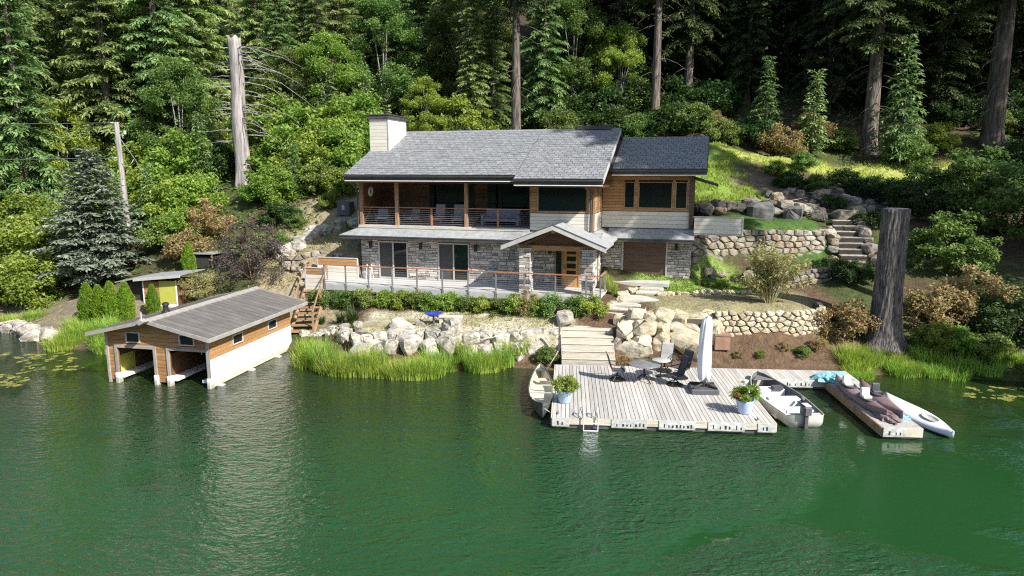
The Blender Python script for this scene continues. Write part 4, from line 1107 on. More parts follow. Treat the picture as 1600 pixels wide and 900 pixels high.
sp = thing('slab_steps', 'pale stone slab steps curving up from timber stairs to lawn', 'steps')
def slab(name, x_, y_, z_, w, d, h, rz, root=sp, mat=None):
    mb = MB(); mb.bevbox(-w / 2, w / 2, -d / 2, d / 2, -h, 0, .03); o = mb.build(name, mat or MT['slab'], root)
    o.location = (x_, y_, z_); o.rotation_euler = (0, 0, rz); return o
for k in range(5):
    t = k / 4; slab('slab', 4.45 + 1.15 * t, 31.9 + .95 * t, 1.62 + .15 * k, 1.5, .62, .22, R(-28 + 8 * t))
slab('landing_slab', 6.35, 33.7, 2.38, 2.1, 1.35, .3, R(-14))
slab('slab', 7.0, 34.6, 2.52, 1.2, .5, .22, R(-20)); slab('slab', 7.25, 35.0, 2.66, 1.2, .5, .22, R(-20))
ap = thing('garage_apron', 'pale concrete apron before the brown garage door', 'slab', HO, -TH)
MB().box(14.4, 17.3, 1.2, 2.6, .02, .2).build('concrete', MT['concrete'], ap, fix=False)

gs = thing('garden_stairs', 'dark timber stairs climbing between rocks at right of upper lawn', 'stairs')
for k in range(9):
    t = k / 8; x_ = 19.1 + 1.0 * t; y_ = 37.5 + 3.9 * t; z_ = 3.35 + 2.35 * t
    slab('tread', x_, y_, z_, 1.5, .5, .05, R(-12), gs, MT['rock'])
    slab('riser', x_ - .05, y_ - .24, z_ - .065, 1.46, .06, .26, R(-12), gs, MT['interior'])

# left timber stairs with handrail, from the terrace down towards the boathouse
ws = thing('timber_stairs', 'brown timber stairs with sloping handrail behind the boathouse', 'stairs')
A0 = hw(-2.0, -1.55, -.05); A1 = Vector((-10.55, 33.3, .75))
dirv = (A1 - A0); hd = Vector((dirv.x, dirv.y, 0)).normalized(); sd = Vector((-hd.y, hd.x, 0))
NT = 9
Mrot = math.atan2(hd.y, hd.x)
for k in range(NT + 1):
    p = A0 + dirv * (k / NT)
    o = MB().box(-.17, .17, -.55, .55, -.05, 0).build('tread', MT['timber'], ws, fix=False); o.location = p; o.rotation_euler = (0, 0, Mrot)
for s in (-.58, .58):
    MB().tube([A0 + sd * s + Vector((0, 0, -.12)), A1 + sd * s + Vector((0, 0, -.12))], .11, 4).build('stringer', MT['timber'], ws)
    MB().tube([A0 + sd * s + Vector((0, 0, .95)), A1 + sd * s + Vector((0, 0, .95))], .05, 4).build('handrail', MT['timber'], ws)
    for t in (.02, .5, .98):
        p = A0 + dirv * t + sd * s; MB().box(p.x - .045, p.x + .045, p.y - .045, p.y + .045, p.z - .5, p.z + .93).build('rail_post', MT['timber'], ws, fix=False)
# short flight at the head of the stairs, with its own rails
uf = thing('upper_flight', 'short timber flight with rails left of the privacy fence', 'stairs')
B0 = hw(-2.55, -.6, 0); B1 = hw(-4.0, -.2, -.75)
dv = B1 - B0; hd2 = Vector((dv.x, dv.y, 0)).normalized(); sd2 = Vector((-hd2.y, hd2.x, 0))
for k in range(5):
    p = B0 + dv * (k / 4); o = MB().box(-.16, .16, -.5, .5, -.05, -.0).build('tread', MT['timber'], uf, fix=False); o.location = p; o.rotation_euler = (0, 0, math.atan2(hd2.y, hd2.x))
for s in (-.52, .52):
    MB().tube([B0 + sd2 * s + Vector((0, 0, .95)), B1 + sd2 * s + Vector((0, 0, .9))], .05, 4).build('handrail', MT['timber'], uf)
    for t in (0, 1):
        p = B0 + dv * t + sd2 * s; MB().box(p.x - .05, p.x + .05, p.y - .05, p.y + .05, p.z - .9, p.z + .93).build('rail_post', MT['timber'], uf, fix=False)

# ------------------------------------------------------------------ dock and what stands on it
DA = R(4.6); DO = Vector((1.37, 22.13, 0))
DXv = Vector((math.cos(DA), -math.sin(DA), 0)); DYv = Vector((math.sin(DA), math.cos(DA), 0))
def dw(x, y, z=.4): return DO + DXv * x + DYv * y + Vector((0, 0, z))
dock = thing('floating_dock', 'broad weathered plank dock with white float plates along its edge', 'dock', DO, -DA)
DW, DD, DZ = 7.4, 6.4, .4
n = 50; pw = DW / n
for i in range(n):
    MB().box(i * pw + .009, (i + 1) * pw - .009, .0, DD, DZ - .045, DZ).build('plank', MT['plank'], dock, fix=False)
def dock_frame(x0, x1, y0, y1):
    MB().box(x0 + .02, x1 - .02, y0 + .03, y1 - .02, .02, DZ - .047).build('float_frame', MT['darkgrey'], dock, fix=False)
    MB().box(x0, x1, y0 - .02, y0 + .029, .17, DZ - .002).build('edge_board', MT['log'], dock, fix=False)
dock_frame(0, DW, 0, DD)
def plate(x0, x1, y):
    p = MB().box(x0, x1, y - .045, y - .021, .10, DZ + .006).build('float_plate', MT['lappedfloat'], dock, fix=False)
    k = x0 + .16; rr = random.Random(int(x0 * 100))
    while k < x1 - .12:
        h = rr.uniform(.08, .15); MB().box(k, k + rr.uniform(.03, .07), y - .0475, y - .0452, .16, .16 + h).build('slot', MT['slot'], p, fix=False); k += rr.uniform(.1, .24)
for a, b in ((0, .58), (2.0, 3.18), (3.58, 4.78), (5.2, 6.4), (6.82, 7.4)): plate(a, b, 0)
MB().box(-.045, -.001, .0, DD, .1, DZ - .003).build('edge_board', MT['canoein'], dock, fix=False)
MB().box(DW + .001, DW + .045, .0, 5.0, .1, DZ - .003).build('edge_board', MT['canoein'], dock, fix=False)
# rear walkway and finger
nw = 30
for i in range(nw):
    x0 = DW + (12.1 - DW) * i / nw; MB().box(x0 + .004, x0 + (12.1 - DW) / nw - .005, 5.0, DD, DZ - .045, DZ).build('plank', MT['plank'], dock, fix=False)
MB().box(DW, 12.08, 5.03, DD - .02, .02, DZ - .047).build('float_frame', MT['darkgrey'], dock, fix=False)
MB().box(DW + .05, 10.78, 4.98, 5.029, .12, DZ - .002).build('edge_board', MT['canoein'], dock, fix=False)
plate(8.9, 10.3, 5.0)
for i in range(35):
    y0 = -.07 + 5.06 * i / 35; MB().box(10.8, 12.05, y0 + .004, y0 + 5.06 / 35 - .005, DZ - .045, DZ).build('plank', MT['plank'], dock, fix=False)
MB().box(10.82, 12.03, -.04, 4.98, .02, DZ - .047).build('float_frame', MT['darkgrey'], dock, fix=False)
MB().box(10.8, 12.05, -.09, -.041, .1, DZ - .002).build('edge_board', MT['canoein'], dock, fix=False)
MB().box(10.75, 10.799, -.05, 4.97, .1, DZ - .002).build('edge_board', MT['timber'], dock, fix=False)
plate(10.8, 11.5, -.07)
# cleats
for x_, y_ in ((.2, .35), (6.9, .3), (7.2, 3.2), (.12, 4.2), (11.3, .2)):
    mb = MB(); mb.box(-.02, .02, -.03, .03, DZ, DZ + .05); mb.tube([(0, -.12, DZ + .06), (0, .12, DZ + .06)], .018, 5); mb.build('cleat', MT['steel'], dock).location = (x_, y_, 0)
# swim ladder
ld = thing('swim_ladder', 'white tube swim ladder hooked over the dock front edge', 'ladder', DO, -DA)
for s in (1.06, 1.54):
    MB().tube([(s, -.12, -.9), (s, -.12, .62), (s - .02, -.02, .78), (s - .1, .3, .66), (s - .13, .42, DZ)], .022, 6).build('rail', MT['gloss'], ld)
    MB().tube([(s, -.1, .45), (s - .11, .36, .62)], .016, 5).build('brace', MT['darkgrey'], ld)
for z_ in (-.6, -.3, 0, .26): MB().tube([(1.06, -.12, z_), (1.54, -.12, z_)], .02, 5).build('rung', MT['gloss'], ld)

# furled cantilever umbrella in a white cover on a dark weighted base
um = thing('furled_umbrella', 'tall cantilever umbrella furled in white cover on dark weighted base', 'umbrella', dw(5.65, 3.25), -DA)
mb = MB(); mb.bevbox(-.52, .52, -.48, .42, 0.002, .2, .04); mb.build('weighted_base', MT['darkgrey'], um)
for a in (0, 1):
    mb = MB(); mb.tube([(-.44, -.38, .22), (0, 0, .3), (.44, .34, .22)] if a else [(.44, -.38, .22), (0, 0, .3), (-.44, .34, .22)], .05, 5); mb.build('cross_arm', MT['black'], um)
MB().lathe([(.11, .2), (.1, .42), (.06, .5)], 12).build('mast_collar', MT['black'], um)
MB().tube([(0, 0, .25), (0, 0, 2.7)], .05, 8).build('mast', MT['black'], um)
mb = MB(); rings = []; rr = random.Random(4); fold = [rr.uniform(.6, 1.5) for _ in range(9)]
for z_, ra, ox in ((.47, .17, .05), (.52, .22, .04), (.7, .255, .02), (1.0, .27, .0), (1.4, .265, -.01), (1.8, .25, 0), (2.2, .232, .0), (2.5, .215, .02), (2.70, .20, .04), (2.80, .175, .06), (2.86, .12, .08), (2.88, .02, .09)):
    ring = []
    for k in range(45):
        a = 2 * math.pi * k / 45; c_ = a + .25 * math.sin(z_ * 1.3)
        w = 1 + .13 * fold[int(9 * (c_ % (2 * math.pi)) / (2 * math.pi)) % 9] * abs(math.sin(4.5 * c_)) - .12 + .02 * math.sin(13 * a + 5 * z_)
        ring.append((ox * .25 + math.cos(a) * ra * w, math.sin(a) * ra * w * .85, z_ + (.07 * math.sin(4 * a + 1) if z_ < .6 else 0) + (.05 * math.cos(a) if z_ > 2.6 else 0)))
    rings.append(ring)
mb.loft(rings, True); mb.build('fabric_cover', MT['cover'], um, True)

# dining set
tbx, tby = 3.55, 4.3
tb_ = thing('patio_table', 'round dark glass topped patio table on the dock', 'table', dw(tbx, tby), 0)
MB().lathe([(.0, .70), (.62, .70), (.64, .715), (.62, .73), (0, .73)], 28).build('table_top', MT['steel'], tb_, True)
MB().lathe([(.05, .18), (.04, .45), (.06, .699)], 10).build('pedestal', MT['black'], tb_)
for k in range(4):
    a = math.pi / 2 * k + .4; MB().tube([(0, 0, .3), (.2 * math.cos(a), .2 * math.sin(a), .22), (.45 * math.cos(a), .45 * math.sin(a), .025)], .025, 6).build('leg', MT['black'], tb_)
t2 = thing('side_table', 'small pale topped side table behind the round patio table', 'table', dw(tbx + .75, tby + .75), 0)
MB().lathe([(.0, .66), (.36, .66), (.38, .675), (.36, .69), (0, .69)], 24).build('table_top', MT['trimgrey'], t2, True)
MB().lathe([(.2, 0.002), (.2, .03), (.03, .06), (.03, .659)], 10).build('pedestal', MT['black'], t2)
def dock_chair(x_, y_, rz, label, back=None):
    t = thing('patio_chair', label, 'chair', dw(x_, y_), -DA + rz, 'swivel mesh chairs around the patio table')
    MB().lathe([(.30, .002), (.33, .02), (.30, .04), (.27, .02)], 20).build('ring_base', MT['black'], t, True)
    for k in range(4):
        a = math.pi / 2 * k + .78; MB().tube([(.3 * math.cos(a), .3 * math.sin(a), .03), (.12 * math.cos(a), .12 * math.sin(a), .16), (0, 0, .2)], .018, 5).build('leg', MT['black'], t)
    MB().tube([(0, 0, .18), (0, 0, .36)], .04, 8).build('swivel_post', MT['black'], t)
    # curved sling seat and back
    prof = [(-.27, .44), (-.1, .40), (.12, .395), (.22, .44)]
    mb = MB(); mb.loft([[(-.25, y, z), (.25, y, z), (.25, y, z + .025), (-.25, y, z + .025)] for y, z in prof], True); mb.build('seat', MT['mesh'], t)
    profb = [(.22, .455), (.29, .65), (.34, .85), (.40, 1.06), (.44, 1.12)]
    mb = MB(); mb.loft([[(-.24, y, z), (.24, y, z), (.24, y + .03, z + .004), (-.24, y + .03, z + .004)] for y, z in profb], True); mb.build('backrest', back or MT['mesh'], t)
    for s in (-1, 1):
        MB().tube([(s * .26, .44, 1.12), (s * .27, .30, .68), (s * .27, .22, .43), (s * .26, -.1, .39), (s * .26, -.28, .43)], .017, 5).build('side_frame', MT['black'], t)
        MB().tube([(s * .28, .33, .75), (s * .31, .1, .69), (s * .31, -.18, .66), (s * .29, -.25, .55), (s * .27, -.16, .4)], .02, 5).build('armrest', MT['black'], t)
dock_chair(tbx + 1.15, tby - .35, R(-75), 'dark mesh chair right of the round table with back to umbrella')
dock_chair(tbx + 1.0, tby + 1.5, R(-25), 'mesh chair with sunlit back painted pale facing the water behind side table', MT['trimgrey'])  # same mesh chair as the others, its sunlit back painted pale
dock_chair(tbx - 1.05, tby + .1, R(95), 'dark mesh chair left of the round table')
dock_chair(tbx + 1.5, tby + .55, R(-60), 'dark mesh chair nearest the bark slope behind umbrella')

# brown storage box against the wall
sb = thing('storage_box', 'small brown box standing at foot of rubble wall beside umbrella', 'box', (9.3, 29.45, gz(9.3, 29.45) - .05), R(-5))
MB().box(-.32, .32, -.25, .25, 0, .62).build('box_body', MT['terracotta'], sb, fix=False)
MB().box(-.35, .35, -.28, .28, .621, .68).build('lid', MT['terracotta'], sb, fix=False)

# ---- boats
def hull(name_, mat, inmat, L_, beam, depth, root, bow=1.0, stern_w=0.0, flat=.55, rise=.25, N_=22, thick=.03, rim=None):
    """open hull lofted along y; bow at -y. stern_w: transom width as a share of the beam"""
    secO = []; secI = []; M_ = 14
    for i in range(N_ + 1):
        t = i / N_; y = -L_ / 2 + L_ * t
        if stern_w: b = beam / 2 * (stern_w + (1 - stern_w) * math.sin(math.pi * min(1, (1 - t) * .75 + .25) ** 1.0)) if t > .55 else beam / 2 * math.sin(math.pi / 2 * min(1, t / .55)) ** .62
        else: b = beam / 2 * math.sin(math.pi * t) ** .62
        if stern_w and t > .55: b = beam / 2 * (1 - (1 - stern_w) * ((t - .55) / .45) ** 1.6)
        b = max(b, .012)
        e0 = abs(1 - 2 * t) if not stern_w else max(0, 1 - 2 * t)
        sheer = depth + rise * e0 ** 2.4; keel = .30 * rise * e0 ** 4
        ro, ri = [], []
        for k in range(M_ + 1):
            a = math.pi * k / M_
            cx_ = math.cos(a); sx_ = math.sin(a)
            x = b * math.copysign(abs(cx_) ** flat, cx_); z = sheer - (sheer - keel) * abs(sx_) ** flat
            ro.append((x, y, z))
            bi = max(b - thick, .004)
            yi = min(max(y, -L_ / 2 + thick * 2), L_ / 2 - thick * 1.5)
            ri.append((bi * math.copysign(abs(cx_) ** flat, cx_), yi, sheer - (sheer - keel - thick) * abs(sx_) ** flat))
        secO.append(ro); secI.append(ri)
    mb = MB(); mb.loft(secO, False, False)
    if stern_w: mb.f.append(tuple(range(N_ * (M_ + 1), (N_ + 1) * (M_ + 1))))
    h = mb.build('hull', mat, root, True)
    mb = MB(); mb.loft(secI, False, False)
    if stern_w: mb.f.append(tuple(range(N_ * (M_ + 1), (N_ + 1) * (M_ + 1))))
    mb.build('inner_hull', inmat, root, True)
    for s in (0, M_):
        MB().tube([Vector(q[s]) + Vector((0, 0, .008)) for q in secO], .022, 5).build('gunwale', rim or mat, root)
    return secO

cn = thing('canoe', 'long canoe with cream inside moored at left side of dock', 'canoe', (1.13, 25.35, -.012), R(-1.5))
hull('canoe', MT['canoe'], MT['canoein'], 5.0, .98, .36, cn, flat=.6, rise=.3)
for y_, w in ((-1.35, .34), (1.45, .34)):
    MB().box(-w, w, y_ - .13, y_ + .13, .27, .295).build('seat', MT['canoein'], cn, fix=False)
for y_, w in ((-.45, .43), (.5, .43)): MB().box(-w, w, y_ - .035, y_ + .035, .335, .365).build('thwart', MT['alu'], cn, fix=False)
for s in (-1, 1): MB().prism([(-.1, s * 2.45), (.1, s * 2.45), (.2, s * 1.95), (-.2, s * 1.95)], 'z', .50, .515).build('deck_plate', MT['canoe'], cn)
MB().tube([Vector((1.12, 23.0, .42)), Vector((1.35, 22.85, .3)), Vector((1.6, 22.6, .42))], .014, 5).build('mooring_rope', MT['rope'])
tag(bpy.data.objects['mooring_rope'], 'pale rope tying the canoe bow to the dock corner', 'rope')

jb = thing('motor_boat', 'aluminium fishing boat with white benches and outboard beside dock', 'boat', (9.95, 24.45, -.025), R(2.0))
jb.rotation_euler = (0, 0, R(181.5))
# the bow points at the shore: hull is built bow at -y, so the boat is turned round
so = hull('boat', MT['alu'], MT['boatfloor'], 4.4, 1.6, .46, jb, stern_w=.82, flat=.42, rise=.24)
for y_, w, d in ((-1.0, .62, .2), (.15, .74, .2), (1.35, .72, .24)):
    b_ = MB().bevbox(-w, w, y_ - d, y_ + d, .1, .38, .02).build('bench', MT['white'], jb)
MB().prism([(0, -2.05), (.42, -1.45), (-.42, -1.45)], 'z', .55, .57).build('bow_deck', MT['boatfloor'], jb)
MB().box(-.62, .62, 1.95, 2.16, .3, .44).build('stern_deck', MT['white'], jb, fix=False)
om = MB().bevbox(-.15, .15, 2.08, 2.45, .52, .84, .06).build('outboard_motor', MT['darkgrey'], jb)
MB().box(-.1, .1, 2.1, 2.43, .841, .86).build('motor_top', MT['white'], om, fix=False)
MB().box(-.055, .055, 2.25, 2.38, -.3, .519).build('motor_leg', MT['darkgrey'], om, fix=False)
MB().tube([(0, 2.1, .72), (.05, 1.7, .78)], .025, 6).build('tiller', MT['black'], om)
for s in (-1, 1): MB().box(s * .66 - .03, s * .66 + .03, .55, .7, .47, .55).build('oar_lock', MT['steel'], jb, fix=False)
MB().box(-.5, -.12, -1.0, -.72, .382, .5).build('boat_cushion', MT['darkgrey'], jb, fix=False)
fd = MB(); fd.tube([(0, 0, 0), (0, 0, .5)], [.11, .11], 10); f_ = fd.build('dock_bumper', MT['white']); f_.location = dw(7.55, 4.45, .0); tag(f_, 'white round fender hanging between boat bow and dock', 'fender')

def kayak(label, loc, rz, L_, beam, mat, seats, seatmat, group=None, tilt=0, rise=.1, wid=.62):
    t = thing('kayak', label, 'kayak', loc, rz, group)
    secs = []
    for i in range(23):
        u = i / 22; y = -L_ / 2 + L_ * u; b = max(.012, beam / 2 * math.sin(math.pi * u) ** wid); e = abs(1 - 2 * u)
        zt = .24 + rise * e ** 3; zb = .10 * e ** 4
        secs.append([(b * math.cos(a), y, (zt + zb) / 2 + (.05 if math.sin(a) > 0 else .0) * math.sin(a) + (zt - zb) / 2 * math.copysign(abs(math.sin(a)) ** .7, math.sin(a))) for a in [2 * math.pi * k / 14 for k in range(14)]])
    MB().loft(secs, True).build('hull', mat, t, True)
    for (y_, w, l_) in seats:
        mb = MB(); n_ = 18
        rg = lambda s, z_: [(w * s * math.cos(2 * math.pi * k / n_), y_ + l_ * s * math.sin(2 * math.pi * k / n_), z_) for k in range(n_)]
        mb.loft([rg(1, .27), rg(1.03, .335), rg(.9, .335), rg(.82, .295), rg(.1, .293)], True); mb.build('cockpit', MT['darkgrey'] if seatmat is not MT['trimgrey'] else seatmat, t, True)
        if seatmat is not MT['trimgrey']:
            MB().bevbox(-w * .7, w * .7, y_ + l_ * .25, y_ + l_ * .5, .3, .62, .03).build('seat_back', seatmat, t)
            MB().bevbox(-w * .7, w * .7, y_ - l_ * .15, y_ + l_ * .22, .297, .37, .02).build('seat', seatmat, t)
    return t
kayak('mauve kayak with white seats on the water side of narrow dock finger', dw(11.12, 2.65, DZ + .0), -DA + R(2), 4.1, .62, MT['kayak'], ((.9, .22, .5), (-.6, .22, .5)), MT['white'], 'kayaks on the dock finger')
kayak('brown kayak lying beyond the mauve one on narrow dock finger', dw(11.72, 2.35, DZ + .0), -DA - R(2), 3.7, .6, MT['kayak'], ((.3, .2, .45),), MT['darkgrey'], 'kayaks on the dock finger')
kayak('long white board kayak floating right of the dock finger', (14.36, 23.1, -.02), R(1.0), 4.0, 1.1, MT['gloss'], ((-.75, .2, .42),), MT['trimgrey'], None, 0, .05, .8)
# teal tarp heap and small teal cloth
def heap(name, label, loc, sx, sy, sz, seed, mat, cat):
    rr = random.Random(seed); mb = MB(); rings = []; n_ = 22
    for j in range(7):
        f__ = j / 6; ra = math.cos(f__ * math.pi / 2) ** .8
        rings.append([(sx * max(ra, .02) * math.cos(2 * math.pi * k / n_) * (1 + .16 * math.sin(3 * k + j) + rr.uniform(-.08, .08)), sy * max(ra, .02) * math.sin(2 * math.pi * k / n_) * (1 + .16 * math.sin(2 * k + j * 2) + rr.uniform(-.08, .08)), sz * math.sin(f__ * math.pi / 2) + rr.uniform(-.02, .03) * (j > 0)) for k in range(n_)])
    mb.loft(rings, True); o = mb.build(name, mat, None, False); o.location = loc; tag(o, label, cat); return o
heap('tarp', 'crumpled teal tarp heaped at inner end of the kayak finger', dw(11.1, 5.15, DZ + .003), .75, .5, .28, 3, MT['tarp'], 'tarp')
heap('cloth', 'small teal cloth left near outer end of the kayak finger', dw(11.75, .75, DZ + .003), .3, .16, .09, 4, MT['tarp'], 'cloth')
heap('cover_heap', 'rumpled mauve boat cover lying on dock finger near its tip', dw(11.3, .85, DZ + .003), .34, .6, .22, 6, MT['kayak'], 'boat cover')

# ------------------------------------------------------------------ boathouse
BA = R(11.5); BO = Vector((-12.14, 26.49, 0))       # front right corner at the water
bh = thing('boathouse', 'low boathouse with brown metal roof and two boat bays in water', 'boathouse', BO, -BA)
BX, BL = -4.65, 6.3
BE, BP = 2.12, 2.68                                  # eave and peak height of the walls
pk = BX / 2
op1 = (-4.2, -2.5, -.5, 1.5); op2 = (-1.78, -.08, -.5, 1.5)
wn1 = (-3.75, -3.08, 1.72, 2.18); wn2 = (-1.28, -.58, 1.72, 2.18)
boards(bh, ('y', .0), BX + .02, -.02, .12, 2.15, .155, MT['cedar'], (op1, op2, wn1, wn2), 'siding_board', .03)
mb = MB(); mb.prism([(BX, 2.15), (0, 2.15), (pk, BP + .12)], 'y', -.03, .05); mb.build('gable_board', MT['cedar'], bh)
for (a0, a1, z0, z1) in ((BX, op1[0], .1, 2.15), (op1[1], op2[0], .1, 2.15), (op2[1], 0, .1, 2.15), (op1[0], op1[1], 1.5, 2.15), (op2[0], op2[1], 1.5, 2.15)):
    MB().box(a0, a1, .001, .06, z0, z1 - .001).build('wall_backing', MT['darkcedar'], bh, fix=False)
for w in (wn1, wn2):
    window(bh, ('y', -.03), *w, MT['trimgrey'], .05, (), .04)
for (a0, a1, z0, z1) in (op1, op2):                   # pale trim round the bays and white post feet
    for a in (a0 - .11, a1):
        MB().box(a, a + .11, -.09, -.031, .15, z1 + .11).build('bay_trim', MT['taupe'], bh, fix=False)
    MB().box(a0 - .001, a1 + .001, -.09, -.031, z1, z1 + .109).build('bay_trim', MT['taupe'], bh, fix=False)
    for a in (a0 - .15, a1 - .03): MB().bevbox(a, a + .18, -.14, .12, -.3, .42, .03).build('post_foot', MT['lappedwhite'], bh)
for a in (BX - .05, -.06):
    MB().box(a, a + .09, -.1, .0, .0, 2.15).build('corner_post', MT['taupe'], bh, fix=False)
# long right side: cedar above, white panel below, timber sill
sA = (1.55, 2.3, 1.38, 1.82); sB = (4.3, 5.05, 1.38, 1.82)
MB().box(-.06, -.001, .06, BL, .12, BE).build('wall_backing', MT['darkcedar'], bh, fix=False)
boards(bh, ('x', 0), .03, BL, 1.18, BE + .05, .155, MT['cedar'], (sA, sB), 'siding_board', .03)
for w in (sA, sB): window(bh, ('x', .03), *w, MT['trimgrey'], .05, (), .03)
MB().box(.0, .035, .0, BL, .2, 1.17).build('white_panel', MT['lappedwhite'], bh, fix=False)
MB().box(-.02, .06, -.1, BL + .1, .02, .19).build('sill_beam', MT['log'], bh, fix=False)
for y_ in (.4, 2.6, 4.8): MB().bevbox(.04, .3, y_ - .12, y_ + .12, -.4, .06, .03).build('pile_cap', MT['trimgrey'], bh)
MB().box(BX, BX + .06, .06, BL, .1, BE).build('wall_board', MT['darkcedar'], bh, fix=False)
MB().box(BX + .001, -.061, BL - .06, BL, .1, BE + .1).build('wall_board', MT['darkcedar'], bh, fix=False)
MB().box(-2.2, -2.08, .3, BL, .1, 1.2).build('bay_divider', MT['darkcedar'], bh, fix=False)
for a in (BX + .07, -2.5, -2.07, -.5):
    MB().box(a, a + .42, .15, BL - .1, .14, .26).build('bay_walkway', MT['white'], bh, fix=False)
MB().box(BX + .062, BX + .09, .2, 1.3, .27, 1.0).build('bay_panel', MT['yellowwall'], bh, fix=False)
MB().box(BX + .08, -.08, .3, BL - .07, 1.95, 2.0).build('ceiling_board', MT['interior'], bh, fix=False)
MB().tube([(-1.0, .9, 1.1), (-1.0, .9, 1.9)], .02, 5).build('hanging_pole', MT['white'], bh)
# roof: standing seam panels on two slopes, pale fascia
y0, y1 = -.55, BL + 1.0
ez, rz_ = 2.18, 2.80; xl, xr = BX - .5, .42
for s, xe in ((-1, xl), (1, xr)):
    npn = 20; dx = xe - pk; ln = math.hypot(dx, rz_ - ez)
    for i in range(npn):
        a = y0 + (y1 - y0) * i / npn; b = a + (y1 - y0) / npn - .004
        nrm = Vector((s * (rz_ - ez) / ln, 0, abs(dx) / ln))
        q = [Vector((pk, a, rz_)), Vector((pk, b, rz_)), Vector((xe, b, ez)), Vector((xe, a, ez))]
        mb = MB(); mb.add(q + [v - nrm * .03 for v in q], [(0, 1, 2, 3), (7, 6, 5, 4), (0, 4, 5, 1), (2, 6, 7, 3), (0, 3, 7, 4), (1, 5, 6, 2)])
        mb.add([q[0] + nrm * .02, q[0] + Vector((0, .03, 0)) + nrm * .02, q[3] + Vector((0, .03, 0)) + nrm * .02, q[3] + nrm * .02, q[0] + nrm * .001, q[0] + Vector((0, .03, 0)) + nrm * .001, q[3] + Vector((0, .03, 0)) + nrm * .001, q[3] + nrm * .001], [(0, 1, 2, 3), (0, 4, 5, 1), (1, 5, 6, 2), (2, 6, 7, 3), (3, 7, 4, 0)])
        mb.build('roof_panel', MT['metalroof'], bh)
    MB().prism([(xe, ez + .01), (xe + s * .04, ez - .01), (xe + s * .04, ez - .15), (xe, ez - .15)], 'y', y0, y1).build('eave_fascia', MT['taupe'], bh)
    mb = MB(); mb.prism([(xe, ez + .03), (pk, rz_ + .03), (pk, rz_ - .11), (xe, ez - .13)], 'y', y0 - .045, y0 - .002); mb.build('gable_fascia', MT['taupe'], bh)
    mb = MB(); mb.prism([(xe, ez + .03), (pk, rz_ + .03), (pk, rz_ - .11), (xe, ez - .13)], 'y', y1 + .002, y1 + .045); mb.build('gable_fascia', MT['taupe'], bh)
    mb = MB(); mb.prism([(xe, ez - .05), (pk, rz_ - .05), (pk, rz_ - .08), (xe, ez - .08)], 'y', y0, y1); mb.build('roof_underside', MT['darkcedar'], bh)
mb = MB(); mb.prism([(pk - .14, rz_ - .01), (pk, rz_ + .075), (pk + .2, rz_ - .005), (pk + .2, rz_ - .05), (pk, rz_ + .03), (pk - .14, rz_ - .05)], 'y', y0 - .05, y1 + .05); mb.build('ridge_cap', MT['taupe'], bh)
mb = MB(); mb.prism([(pk - .22, rz_ + .02), (pk, rz_ + .12), (pk + .22, rz_ + .02), (pk, rz_ - .12)], 'y', y0 - .35, y0 - .046); mb.build('gable_peak', MT['taupe'], bh)
MB().tube([(pk, y0 - .2, rz_ + .1), (pk, y0 - .2, rz_ + .38)], .03, 5).build('finial', MT['trimgrey'], bh)
vt = MB(); vt.lathe([(.18, 0), (.16, .1), (.11, .11), (.11, .32), (.15, .33), (.13, .42), (.04, .46)], 12); v_ = vt.build('roof_vent', MT['black'], bh); v_.location = (pk - .75, 1.6, 2.66)

# shed behind the arborvitae
sh = thing('garden_shed', 'small board shed with pale flat roof behind the arborvitae row', 'shed', (-20.35, 37.2, 1.2), R(-8))
sh.scale = (.68, .8, .82)
boards(sh, ('y', 0), .0, 1.35, .25, 1.75, .2, MT['cedar'], (), 'siding_board', .03)
MB().box(0, 2.9, .001, 2.2, 0, 1.75).build('shed_wall', MT['darkcedar'], sh, fix=False)
MB().box(1.36, 2.8, -.03, 0, .25, 1.8).build('door_panel', MT['yellowwall'], sh, fix=False)
for a in (-.1, 2.8): MB().box(a, a + .1, -.05, .0, 0, 1.85).build('corner_trim', MT['white'], sh, fix=False)
MB().box(0, 2.8, -.035, 0, 0, .24).build('base_trim', MT['white'], sh, fix=False)
mb = MB(); mb.prism([(-.5, 1.80), (3.6, 2.12), (3.6, 2.32), (-.5, 2.0)], 'y', -.5, -.42); mb.build('roof_fascia', MT['trimgrey'], sh)
mb = MB(); mb.prism([(-2.2, 1.72), (-.5, 1.98), (3.6, 2.30), (3.6, 2.24), (-.5, 1.92), (-2.2, 1.66)], 'y', -.415, 2.5); mb.build('roof_sheet', MT['skirt'], sh)
mb = MB(); mb.box(-2.1, -.02, .3, 2.2, 0, 1.65); mb.build('lean_to', MT['interior'], sh, fix=False)

# canopy over stored things behind the shed
cb = thing('low_shelter', 'low flat roofed dark shelter behind the shed under trees', 'shelter', (-18.6, 41.2, gz(-18.6, 41.2) - .2), R(-12))
cb.scale = (.8, .8, .8)
MB().box(-1.1, 1.1, -.8, .8, 1.05, 1.12).build('roof_sheet', MT['skirt'], cb, fix=False)
MB().box(-.95, .95, -.6, .6, 0, .85).build('stored_crate', MT['interior'], cb, fix=False)
for sx in (-1, 1):
    for sy in (-.7, .7): MB().box(sx - .04, sx + .04, sy - .04, sy + .04, 0, 1.049).build('post', MT['timber'], cb, fix=False)

